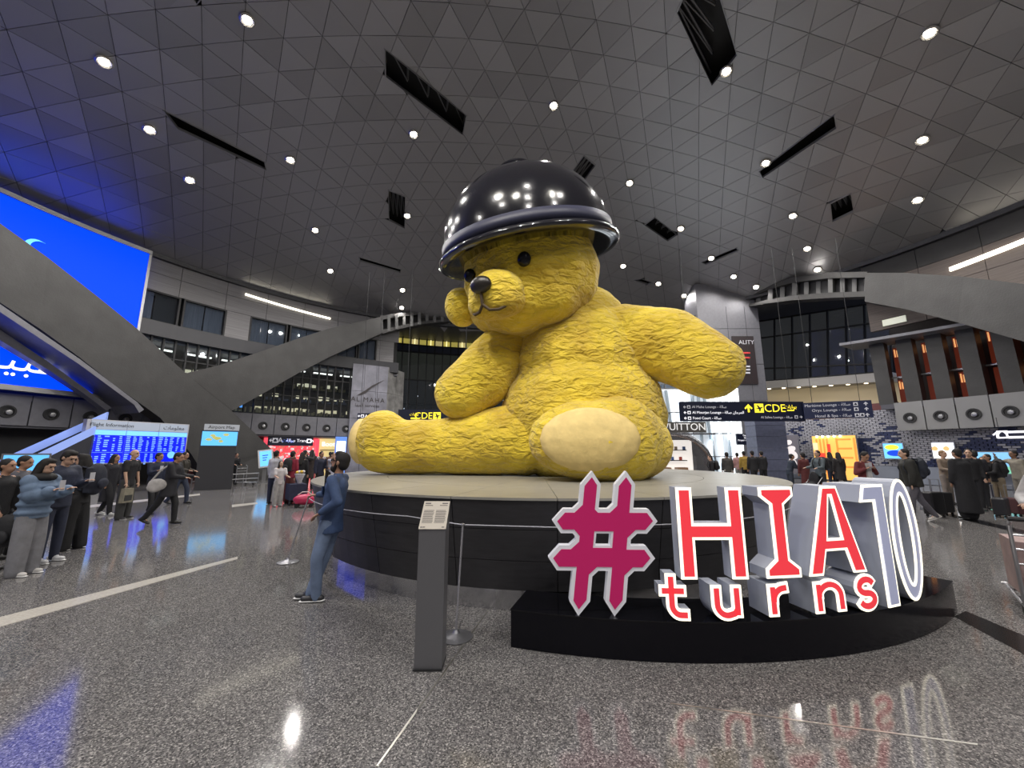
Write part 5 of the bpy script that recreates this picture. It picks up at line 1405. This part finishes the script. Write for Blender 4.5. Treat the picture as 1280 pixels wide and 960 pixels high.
        bp('trousers', g, tm, vg)
    # ---- top
    g = G(); b = bulk
    g.cap(hip + U * .04 * s, chest + U * .04 * s, (.113 + b) * s, (.12 + b) * s, 14, 1.42, (0, 1, 0)); g.ell(chest + U * .06 * s, ((.195 + b) * s, (.125 + b) * s, .13 * s)); g.cap(J['shL'] - Vector((.03 * s, 0, .01)), J['shR'] + Vector((.03 * s, 0, -.01)), (.068 + b * .5) * s, (.068 + b * .5) * s)
    g.frus(hip + Vector((0, 0, .12 * s)), hip + Vector((0, hem * -.06, hem * s)), ((.165 + b) * s, (.115 + b) * s), ((.172 + b - hem * .05) * s, (.122 + b - hem * .05) * s))
    for k in 'LR':
        if short: g.cap(J['sh' + k], J['sh' + k].lerp(J['el' + k], .72), .068 * s, .064 * s)
        else:
            g.cap(J['sh' + k], J['el' + k], (.066 + b * .6) * s, (.056 + b * .6) * s); g.cap(J['el' + k], J['sh' + k] * 0 + J['el' + k].lerp(J['wr' + k], .93), (.056 + b * .6) * s, (.042 + b * .5) * s)
            if puffy:
                for q in (.1, .5, .9): g.ell(J['sh' + k].lerp(J['el' + k], q), ((.088 + b * .5) * s,) * 3)
                for q in (.35, .85): g.ell(J['el' + k].lerp(J['wr' + k], q), ((.078 + b * .4) * s,) * 3)
    g.cap(neck - U * .07 * s, neck - U * .01 * s, .085 * s, .066 * s)
    if hood: g.ell(neck + Vector((0, .08 * s, -.02 * s)), (.13 * s, .09 * s, .08 * s))
    if puffy:
        for q in range(4): g.ell(hip + U * (-.03 + .13 * q) * s, ((.205 + b) * s, (.165 + b) * s, .068 * s))
    bp('top', g, cl(top), vg)
    # ---- shoes
    for k, sd in (('L', 1), ('R', -1)):
        an = J['ank' + k]; shin = (J['ank' + k] - J['knee' + k]).normalized(); toe = Vector((sd * .05, -1, 0))
        tip = max(0, -shin.y * -1) if False else 0
        drop = min(0.0, -(shin.y) * .0)
        back_tilt = max(0, shin.y - .15)       # foot behind, heel raised
        tv = Vector((sd * .05, -math.cos(back_tilt), -math.sin(back_tilt))).normalized()
        heel = an - Vector((0, 0, .042 * s)) - tv * .05 * s; ball = an - Vector((0, 0, .047 * s)) + tv * .14 * s
        if ball.z < .036 * s: dzz = .036 * s - ball.z; ball.z += dzz
        if heel.z < .036 * s: heel.z = .036 * s
        g = G(); g.cap(heel, ball, .044 * s, .04 * s, 10, .82, (1, 0, 0)); g.cap(an + Vector((0, 0, .01 * s)), heel.lerp(ball, .45), .047 * s, .047 * s, 8)
        sh = bp('shoe', g, mat('shoe %.2f %.2f' % shoes[:2], shoes, .5), vg * .75, 1)
        if sole is not None:
            u = (ball - heel).normalized(); g = G(); dn = Vector((0, 0, -.026 * s)); 
            g.cap(heel + dn - u * .01 * s, ball + dn + u * .015 * s, .044 * s, .04 * s, 10, .25, (1, 0, 0)); so = g.build('sole', mat('sole %.2f' % sole, (sole,) * 3, .6), r, True); so.parent = sh
    rotm = Matrix.Rotation(R(heading), 3, 'Z')
    J['world'] = lambda v: rotm @ v + Vector((pos[0], pos[1], 0)); J['U'] = U; J['chest'] = chest; J['neck'] = neck; J['hipc'] = hip; J['s'] = s; J['heading'] = heading; J['root'] = r; J['h'] = h
    return J
def backpack(J, label, col=BLK, big=1.0, group='backpacks worn in the hall'):
    s = J['s']; c = J['chest'] + J['U'] * .0 + Vector((0, .225 * s, 0)); r = empty('backpack', J['world'](c), R(J['heading'])); tag(r, label, 'backpack', group)
    g = G(); g.ell((0, 0, 0), (.16 * big * s, .115 * big * s, .25 * big * s)).box((0, -.03, -.02), (.26 * big * s, .12 * s, .38 * big * s)); o = g.build('bag_body', cl(col), r, normals=False); remesh(o, .022, 2)
    G().ell((0, .10 * big * s, -.08 * s), (.11 * s * big, .045 * s, .10 * s)).build('front_pocket', cl(tuple(c * 1.3 for c in col)), r, True)
    for sd in (-1, 1): G().tube([(sd * .09 * s, -.06 * s, .2 * s), (sd * .105 * s, -.17 * s, .235 * s), (sd * .115 * s, -.33 * s, .16 * s), (sd * .125 * s, -.375 * s, .0), (sd * .15 * s, -.30 * s, -.16 * s), (sd * .14 * s, -.1 * s, -.2 * s)], .016, 6).build('strap', cl(col), r, True)
    return r
def phone(J, k, label, glow=True):
    p = J['hand' + k] + (J['hand' + k] - J['wr' + k]).normalized() * .02; r = empty('phone', J['world'](p), R(J['heading'])); tag(r, label, 'phone')
    G().box((0, 0, .03), (.075, .009, .15)).build('casing', mat('phone case', (.5, .5, .55), .3), r); 
    if glow: G().box((0, .0055, .03), (.066, .002, .138)).build('screen', mat('phone screen', (.5, .6, .9), .3, emit=.8), r)
    return r
def at_floor(px, py): p = onz(px, py); return (p.x, p.y)
def at_depth(px, Yd): p = atY(px, 564, Yd); return (p.x, Yd)

# man in denim leaning on the plinth
LEAN = {'L': ((.0, .10, -1), (-.16, -.10, -1)), 'R': ((.0, .36, -1), (-.10, .02, -1))}
J = person((-2.2, 4.98), 1.74, -88, 'bearded man in a blue denim jacket and jeans leaning back against the plinth', top=(.045, .08, .18), bottom=(.17, .23, .36), skin='m', legs={'L': ((-.02, .24, -1), (-.22, .03, -1)), 'R': ((.0, .20, -1), (-.02, .34, -1))}, Rr=((.45, .45, -.6), (.1, 1, -.12)), L=((.34, -.5, -1), (-.16, 1, -.62)), lean=-.10, hem=-.15, shoes=(.03, .03, .035), sole=.75, yaw=-8, pitch=-14, near=True, beard=True, wide=.0, bulk=.004)
h = J['h']; r0 = J['root']
G().tube([h(.078, 0, .012), h(.07, .07, .02), h(.05, .098, .018), h(0, .108, .02), h(-.05, .098, .018), h(-.07, .07, .02), h(-.078, 0, .012)], .004, 6).build('glasses_frame', M_black, r0)
for sd in (-1, 1): G().ell(h(sd * .034, .101, .008), (.022, .005, .018), None, 12, 6).build('dark_lens', mat('lens dark', (.01, .01, .012), .1), r0, True)
wv = J['wrL'].lerp(J['elL'], .12); wd_ = (J['wrL'] - J['elL']).normalized()
G().tube([wv - wd_ * .012, wv + wd_ * .012], .036, 14).build('wrist_watch', mat('watch silver', (.6, .6, .6), .25, .9), r0)
wv = J['wrR'].lerp(J['elR'], .1); wd_ = (J['wrR'] - J['elR']).normalized(); G().tube([wv - wd_ * .01, wv + wd_ * .01], .032, 12).build('bracelet', mat('bracelet', (.7, .5, .3), .4), r0)
cz = J['chest'] + Vector((0, -.128, 0))
G().box(cz + Vector((.0, .0, .10)), (.07, .012, .30)).build('undershirt', cl((.012, .012, .016)), r0)
for sd in (-1, 1): G().box(cz + Vector((sd * .085, .012, .02)), (.09, .012, .10)).build('chest_pocket', cl((.03, .06, .15)), r0)
for sd, k in ((1, 'L'), (-1, 'R')):
    pass

# left foreground group
J = person(at_floor(26, 719), 1.63, 96, 'woman in a pale blue puffer jacket and wide grey jeans photographing at the left edge', top=(.13, .19, .29), bottom=(.20, .20, .22), skin='l', hairstyle='long', hair=(.012, .009, .008), L=((.05, .35, -1), (-.3, 1, .42)), Rr=((.05, .35, -1), (-.25, 1, .42)), bulk=.025, puffy=True, wide=.05, shoes=(.62, .6, .58), sole=.8, pitch=18, near=True)
g = G(); n_ = J['neck']; g.ell(n_ + Vector((0, -.01, -.02)), (.17, .15, .075)); o = g.build('fur_collar', cl((.012, .011, .012)), J['root'], normals=False); remesh(o, .02, 1, [('fur', .02, .02, 'CLOUDS')])
phone(J, 'R', 'pale phone held up by the woman in the puffer jacket')
J = person(at_floor(56, 703), 1.76, 88, 'man in dark navy jacket and jeans with white sneakers behind the puffer jacket woman', top=(.02, .025, .05), bottom=(.02, .025, .05), skin='l', L=PHONE, Rr=HOLD, shoes=(.6, .6, .62), sole=.8, pitch=25, near=True, bulk=.02)
phone(J, 'L', 'glowing phone held by the man behind the puffer jacket woman')
person(at_floor(2, 698), 1.66, 110, 'person in a grey hooded top at the extreme left edge', top=(.09, .09, .11), bottom=BLK, hood=True, pitch=10)
J = person(at_floor(-22, 716), 1.62, 100, 'person in black trousers cut off by the left edge of the photo', top=BLK, bottom=BLK, L=HANG, Rr=((.1, .25, -1), (.0, .5, -.8)))
bg = empty('backpack', J['world'](J['handR'] + Vector((0, -.12, -.2)))); tag(bg, 'black backpack hanging from a hand at the left edge', 'backpack')
o = G().ell((0, 0, 0), (.2, .14, .24)).box((0, 0, -.05), (.26, .16, .3)).build('bag_body', cl(BLK), bg, normals=False); remesh(o, .025, 2); G().ell((.05, -.12, -.08), (.11, .05, .1)).build('front_pocket', cl((.016, .016, .02)), bg, True); G().tube([(-.06, 0, .2), (0, 0, .3), (.06, 0, .2)], .014).build('handle', cl(BLK), bg)
J = person(at_floor(87, 687), 1.68, -75, 'long haired woman in black wide trousers and white shoes wearing a navy backpack', top=BLK, bottom=(.008, .008, .010), skin='l', hairstyle='long', wide=.05, shoes=(.65, .62, .6), sole=.8, L=HOLD, Rr=HANG, near=True, legs={'L': ((.06, .1, -1), (0, -.02, -1)), 'R': ((.06, -.06, -1), (0, -.1, -1))})
backpack(J, 'dark navy backpack worn by the long haired woman in black', (.013, .016, .03), 1.25)
J = person(at_floor(131, 644), 1.68, 95, 'woman in a long black coat walking beside the bald man', top=(.014, .014, .02), bottom=BLK, hairstyle='long', hem=-.55, shoes=(.5, .5, .5), sole=.6, legs=WALK2)
J = person(at_floor(152, 649), 1.78, 98, 'bald man in a black t-shirt and dark grey jeans carrying bags', top=BLK, bottom=(.035, .035, .035), skin='l', hairstyle='bald', short=True, wide=.035, Rr=((.1, .1, -1), (0, .25, -1)), L=HANG, shoes=(.03, .03, .03), sole=.5, lean=.08, near=True)
bg = empty('shopping_bag', J['world'](J['handR'] + Vector((0, -.02, -.2)))); tag(bg, 'beige and grey carrier bag in the hand of the bald man', 'bag')
G().prism([(-.05, -.14, -.2), (-.05, .14, -.2), (-.04, .12, .16), (-.04, -.12, .16)], (.1, 0, 0)).build('bag_body', cl((.22, .20, .15)), bg); G().tube([(0, -.07, .15), (0, 0, .22), (0, .07, .15)], .008).build('handle', cl((.2, .18, .14)), bg); G().box((.055, 0, -.08), (.01, .2, .14)).build('dark_print', cl((.03, .03, .03)), bg)
J = person(at_floor(187, 642), 1.72, 70, 'young man with curly black hair in a navy jacket looking at his phone', top=(.014, .02, .045), bottom=BLK, L=HANG, Rr=PHONE, pitch=10, legs=WALK2, yaw=20)
phone(J, 'R', 'phone with violet case held by the curly haired young man')
J = person(at_floor(205, 656), 1.73, 105, 'person in a black coat striding right with a white shoulder bag', top=(.012, .012, .017), bottom=(.008, .008, .010), legs={'L': ((.02, .30, -1), (0, .05, -1)), 'R': ((.02, -.38, -1), (0, -.75, -1))}, lean=.12, hem=-.28, bulk=.02, L=PUSH, Rr=PUSH, pitch=15)
bgp = J['hipc'] + Vector((-.20, .16, .02)); bg = empty('tote_bag', J['world'](bgp), R(105)); tag(bg, 'white cloth shoulder bag on the hip of the striding person in black', 'bag')
o = G().ell((0, 0, 0), (.07, .20, .15)).ell((0, .05, -.06), (.07, .16, .12)).build('bag_body', cl((.45, .43, .42)), bg, normals=False); remesh(o, .02, 2)
G().tube([(0, .12, .1), (.05, -.02, .35), (.09, -.16, .47), (.09, -.24, .42)], .022).build('strap', cl((.42, .4, .39)), bg)
J = person(at_floor(222, 630), 1.74, 95, 'man in an olive jacket and jeans beyond the striding person', top=(.035, .03, .024), bottom=(.02, .028, .055), L=HOLD, Rr=PUSH, legs=WALK, bulk=.01)
backpack(J, 'olive brown backpack on the man beyond the striding person', (.03, .027, .02))
J = person(at_floor(290, 606), 1.66, 60, 'man in black sitting by a luggage trolley at the foot of the left beam', top=BLK, bottom=BLK, L=HOLD, Rr=HOLD, lean=.2, pitch=15)
def trolley(P, rz, label, load=None, sc=1.0):
    r = empty('luggage_trolley', (P[0], P[1], 0), R(rz)); tag(r, label, 'trolley', 'luggage trolleys')
    m = mat('trolley steel', (.5, .5, .53), .3, .9)
    for sd in (-1, 1):
        G().tube([(sd * .28, .45, .12), (sd * .28, .45, .95), (sd * .28, .55, 1.02)], .018).build('upright', m, r); G().tube([(sd * .28, .5, .12), (sd * .22, -.55, .13)], .018).build('side_bar', m, r)
        w_ = G().lathe([(.02, -.02), (.07, -.02), (.075, 0), (.07, .02), (.02, .02)], n=14, M=Matrix.Translation((sd * .27, .42, .076)) @ Matrix.Rotation(R(90), 4, 'Y')).build('wheel', M_dark, r)
    G().lathe([(.02, -.02), (.06, -.02), (.065, 0), (.06, .02), (.02, .02)], n=14, M=Matrix.Translation((0, -.5, .066)) @ Matrix.Rotation(R(90), 4, 'Y')).build('wheel', M_dark, r)
    G().tube([(-.3, .56, 1.03), (.3, .56, 1.03)], .026).build('push_bar', M_dark, r)
    for y in (-.5, -.2, .1, .4): G().tube([(-.26, y, .14), (.26, y, .14)], .012).build('cross_bar', m, r)
    g = G()
    for z in (.55, .7, .85): g.tube([(-.28, .45, z), (.28, .45, z)], .012)
    g.build('basket_bars', m, r)['kind'] = 'stuff'
    return r
trolley(at_floor(308, 606), 70, 'empty steel luggage trolley beside the man at the beam foot')

# crowd behind the plinth at left
J = person(at_floor(339, 630), 1.76, 175, 'man in a white shirt and navy trousers seen from behind by the tablet kiosk', top=(.42, .42, .46), bottom=(.015, .02, .05), Rr=HOLD, L=HANG)
J = person(at_floor(346, 633), 1.42, 50, 'girl in a white t-shirt and pale grey trousers pushing a cart with flowers', top=(.55, .52, .54), bottom=(.33, .32, .32), skin='l', hairstyle='long', short=True, L=PUSH, Rr=PUSH, shoes=(.4, .4, .4), wide=.03, pitch=-12)
J = person(at_floor(360, 629), 1.74, 172, 'person in a crimson shirt and long dark red skirt with a black backpack', top=(.25, .015, .04), bottom=(.10, .022, .022), skirt=.2)
backpack(J, 'black backpack on the person in the crimson shirt', BLK)
person(at_floor(373, 624), 1.70, 178, 'long haired woman in black seen from behind beside the flower cart', top=BLK, bottom=(.03, .03, .04), hairstyle='long', skin='l')
person(at_depth(381, 17.5), 1.78, 165, 'man in black with raised arms before the red shop', top=(.02, .02, .022), bottom=BLK, L=UP, Rr=UP)
person(at_depth(390, 18.5), 1.80, 180, 'tall person in a dark brown coat in the crowd before the red shop', top=(.03, .02, .018), bottom=BLK, hem=-.45, hairstyle='long')
person(at_floor(397, 622), 1.72, 60, 'man in a navy hooded jacket standing at the left rim of the plinth', top=(.016, .02, .045), bottom=BLK, hood=True, L=HOLD)
person(at_depth(402, 20), 1.74, 180, 'person in a pale top in the middle of the left crowd', top=(.4, .38, .4), bottom=BLK)
J = person(at_floor(411, 621), 1.70, 78, 'man in a lilac white shirt photographing with raised hands behind the denim man', top=(.42, .42, .52), bottom=BLK, L=UP, Rr=UP, skin='l')
phone(J, 'L', 'black phone raised by the man in the lilac white shirt', False)
person(at_depth(421, 17), 1.68, 140, 'person in black at the right end of the left crowd', top=BLK, bottom=BLK)
person(at_depth(366, 20), 1.72, 150, 'person in dark grey at the back of the left crowd', top=(.05, .05, .06), bottom=BLK)
person(at_depth(413, 22), 1.70, 200, 'person in a brown top far back in the left crowd', top=(.1, .05, .03), bottom=BLK)
# flower cart and pink scooter bag
P = at_floor(368, 630); fc = empty('flower_cart', (P[0], P[1], 0), R(40)); tag(fc, 'small cart with white and yellow flower bouquets beside the girl', 'cart')
G().box((0, 0, .42), (.5, .8, .5)).build('basket', cl((.02, .025, .06)), fc)
G().tube([(-.25, .35, .62), (-.25, .62, .95), (.25, .62, .95), (.25, .35, .62)], .018).build('push_bar', M_frame, fc)
for x in (-.22, .22):
    for y in (-.32, .32): G().lathe([(.02, -.02), (.08, -.02), (.08, .02), (.02, .02)], n=12, M=Matrix.Translation((x, y, .08)) @ Matrix.Rotation(R(90), 4, 'Y')).build('wheel', M_dark, fc); G().tube([(x, y, .08), (x, y, .2)], .015).build('caster_fork', M_frame, fc)
bq = empty('bouquet', (P[0] + .15, P[1] - .1, .67)); tag(bq, 'bouquet of white and yellow flowers in pale paper on the cart', 'bouquet')
G().lathe([(.05, .01), (.16, .32), (.15, .33), (.04, .02)], n=12).build('paper_wrap', cl((.5, .5, .55)), bq)
for k in range(9): a_ = k * 2.4; G().ell((.11 * math.cos(a_) * (k / 9) ** .5, .11 * math.sin(a_) * (k / 9) ** .5, .36 + .02 * (k % 3)), (.055, .055, .045), n=8, m=5).build('flower', cl(((.7, .65, .65), (.75, .5, .06))[k % 2]), bq, True)
P = at_floor(380, 634); sb = empty('pink_suitcase', (P[0], P[1], 0), R(20)); tag(sb, 'small crimson pink ride on suitcase on the floor left of the plinth', 'suitcase')
o = G().ell((0, 0, .24), (.34, .2, .17)).box((0, 0, .22), (.5, .26, .2)).build('shell', mat('pink shell', (.5, .03, .10), .35), sb, normals=False); remesh(o, .025, 3)
for x in (-.2, .2):
    for y in (-.12, .12): G().lathe([(.01, -.02), (.06, -.02), (.06, .02), (.01, .02)], n=12, M=Matrix.Translation((x, y, .06)) @ Matrix.Rotation(R(90), 4, 'X')).build('wheel', M_dark, sb)
G().tube([(-.2, 0, .38), (-.08, 0, .47), (.08, 0, .47), (.2, 0, .38)], .016).build('handle', mat('pale grip', (.6, .5, .5), .5), sb)

# people at the right
J = person(at_depth(888, 17), 1.56, -100, 'person in black with a white collar behind the plinth below the bright corridor', top=BLK, bottom=BLK, skin='l')
backpack(J, 'black backpack on the person behind the plinth below the bright corridor', BLK)
person(at_depth(908, 18.5), 1.72, 170, 'man in an olive shirt and pale trousers walking into the bright corridor', top=(.05, .045, .04), bottom=(.35, .32, .28), legs=WALK)
person(at_depth(921, 21), 1.66, 180, 'small person in a white and red top in the corridor mouth', top=(.45, .25, .25), bottom=(.3, .3, .3))
person(at_depth(929.5, 20), 1.74, 180, 'person in a mustard yellow top in the corridor mouth', top=(.34, .22, .04), bottom=BLK)
person(at_depth(940, 19), 1.78, 178, 'tall man in black walking away beside the person in yellow', top=BLK, bottom=BLK, legs=WALK2)
person(at_depth(951.5, 19.5), 1.74, 182, 'man in black at the left edge of the blue stone pillar', top=BLK, bottom=BLK)
person(at_depth(984, 16.5), 1.64, 80, 'seated looking person in dark blue before the space suit poster', top=(.02, .03, .05), bottom=(.03, .04, .06), lean=.25, L=PUSH, Rr=PUSH)
person(at_depth(1003, 16), 1.68, 185, 'woman in a long maroon dress before the dark tile wall', top=(.09, .016, .016), bottom=(.09, .016, .016), skirt=.2, hem=-.5, hairstyle='short')
J = person(at_depth(1022, 14.5), 1.76, -78, 'man in a grey blue hooded top pushing a stroller', top=(.09, .115, .13), bottom=(.025, .03, .035), hood=True, L=PUSH, Rr=PUSH, skin='l')
backpack(J, 'black backpack on the man pushing a stroller', BLK)
sp_ = at_depth(1004, 14.5); st = empty('stroller', (sp_[0], sp_[1], 0), R(-78)); tag(st, 'black folding stroller pushed by the man in the grey blue top', 'stroller')
o = G().ell((0, .1, .55), (.2, .28, .1)).ell((0, .32, .75), (.2, .08, .28)).build('seat', cl(BLK), st, normals=False); remesh(o, .03, 2)
for sd in (-1, 1):
    G().tube([(sd * .22, .62, 1.0), (sd * .22, -.3, .1)], .014).build('frame_tube', M_frame, st); G().tube([(sd * .22, .1, .5), (sd * .22, .4, .1)], .014).build('frame_tube', M_frame, st)
    for y in (-.3, .4): G().lathe([(.02, -.015), (.085, -.015), (.085, .015), (.02, .015)], n=12, M=Matrix.Translation((sd * .22, y, .086)) @ Matrix.Rotation(R(90), 4, 'Y')).build('wheel', M_dark, st)
person(at_floor(1043, 613), 1.70, 178, 'woman with long black hair and dark jeans before the golden display', top=BLK, bottom=(.014, .022, .045), hairstyle='long', hem=-.15)
person(at_floor(1054, 615), 1.72, 172, 'woman in a black coat right of the long haired woman at the golden display', top=(.014, .012, .013), bottom=BLK, hairstyle='long', hem=-.4, legs=WALK)
J = person(at_depth(1076, 10.5), 1.74, 5, 'man in red jacket and white t-shirt looking at phone behind the numeral one', top=(.13, .018, .022), bottom=BLK, skin='m', L=((.45, .15, -1), (-1, .75, .75)), Rr=((.45, .15, -1), (-1, .75, .75)), pitch=30, hairstyle='short')
G().box(J['chest'] + Vector((0, -.125, -.05)), (.12, .05, .42)).build('white_shirt', cl((.45, .45, .46)), J['root'])
phone(J, 'R', 'phone held at the chest of the man in the red jacket', False)
J = person(at_floor(1150, 652), 1.82, -112, 'person in dark hooded jacket and jeans walking left behind the zero', top=(.018, .018, .016), bottom=(.09, .085, .105), hood=True, legs={'L': ((.02, .3, -1), (0, .1, -1)), 'R': ((.02, -.3, -1), (0, -.7, -1))}, bulk=.04, shoes=(.45, .42, .4), sole=.6, lean=.15, skin='l')
backpack(J, 'dark blue backpack on the hooded person walking left', (.014, .018, .03), 1.1)
person(at_depth(1176, 13.5), 1.76, 10, 'man in a tan and white jacket with pale trousers facing the viewer', top=(.22, .17, .13), bottom=(.2, .17, .15), L=HOLD, Rr=HOLD, skin='l', hair=(.2, .12, .06))
person(at_depth(1197, 10.6), 1.80, 180, 'person in a long black coat seen from behind among the suitcases', top=(.008, .008, .011), bottom=(.008, .008, .011), hem=-.8, bulk=.04, skirt=.2, hairstyle='short')
person(at_depth(1209, 12.2), 1.80, -30, 'fair faced man in black looking over the shoulder of the long black coat', top=BLK, bottom=BLK, skin='l', yaw=-20)
person(at_depth(1217, 12.5), 1.76, 150, 'man in a dark suit right of the long black coat', top=(.014, .014, .02), bottom=BLK)
person(at_depth(1226, 13.5), 1.55, -60, 'short person in navy beside the trolleys at right', top=NAVY, bottom=NAVY)
J = person(at_depth(1240, 12.5), 1.68, -95, 'person in black with khaki trousers bending under a backpack', top=BLK, bottom=(.20, .16, .11), lean=.35, L=PUSH, Rr=PUSH)
backpack(J, 'big black backpack on the bending person in khaki trousers', BLK, 1.3)
person(at_depth(1267, 13), 1.76, -100, 'man in a khaki jacket raising his hand at the right edge', top=(.22, .20, .16), bottom=(.2, .18, .15), L=HANG, Rr=UP, skin='d')
def suitcase(P, rz, label, col, hgt=.65):
    r = empty('suitcase', (P[0], P[1], 0), R(rz)); tag(r, label, 'suitcase')
    o = G().box((0, 0, .06 + hgt / 2), (.44, .26, hgt)).build('shell', mat('case %.2f %.2f' % col[:2], col, .4), r); md = o.modifiers.new('b', 'BEVEL'); md.width = .04; md.segments = 2
    for x in (-.16, .16):
        for y in (-.08, .08): G().lathe([(.005, -.015), (.03, -.015), (.03, .015), (.005, .015)], n=10, M=Matrix.Translation((x, y, .03)) @ Matrix.Rotation(R(90), 4, 'Y')).build('wheel', M_dark, r)
    G().tube([(-.12, .1, hgt), (-.12, .1, hgt + .4), (.12, .1, hgt + .4), (.12, .1, hgt)], .01).build('handle', M_frame, r)
suitcase(at_floor(1170, 646), 10, 'black upright suitcase left of the long black coat', (.008, .008, .010), .6)
suitcase(at_floor(1180, 643), 0, 'black suitcase with pale tag between the legs of the crowd', (.012, .010, .012), .55)
suitcase(at_depth(1237, 11), 30, 'dark grey suitcase under the bending person at right', (.02, .02, .024), .45)
suitcase(at_depth(1256, 11.2), 80, 'dark red patterned suitcase near the right edge', (.06, .02, .022), .42)
# right edge: white sleeved person with trolley
PT = onz(1312, 768)
J = person((PT.x + 1.12, PT.y + .55), 1.70, -60, 'person in a white long sleeved shirt cut off by the right edge', top=(.5, .49, .5), bottom=(.05, .05, .06), L=PUSH, Rr=((.45, .1, -1), (-.2, 1, -.3)), near=True, bulk=.02)
trolley((PT.x + .12, PT.y + .05), 140, 'steel luggage trolley with a pink box at the right edge')
bx = empty('parcel_box', (PT.x + .12, PT.y + .05, .16)); tag(bx, 'pink and white cardboard box on the trolley at the right edge', 'box'); bx.rotation_euler = (0, 0, R(140))
G().box((0, -.05, .3), (.46, .6, .58)).build('carton', mat('carton', (.36, .25, .24), .6, vary=.2), bx); G().box((0, -.36, .34), (.3, .012, .3)).build('print', mat('carton print', (.10, .11, .06), .6), bx); G().box((0, -.05, .596), (.08, .6, .006)).build('tape', mat('tape', (.5, .35, .3), .4), bx)
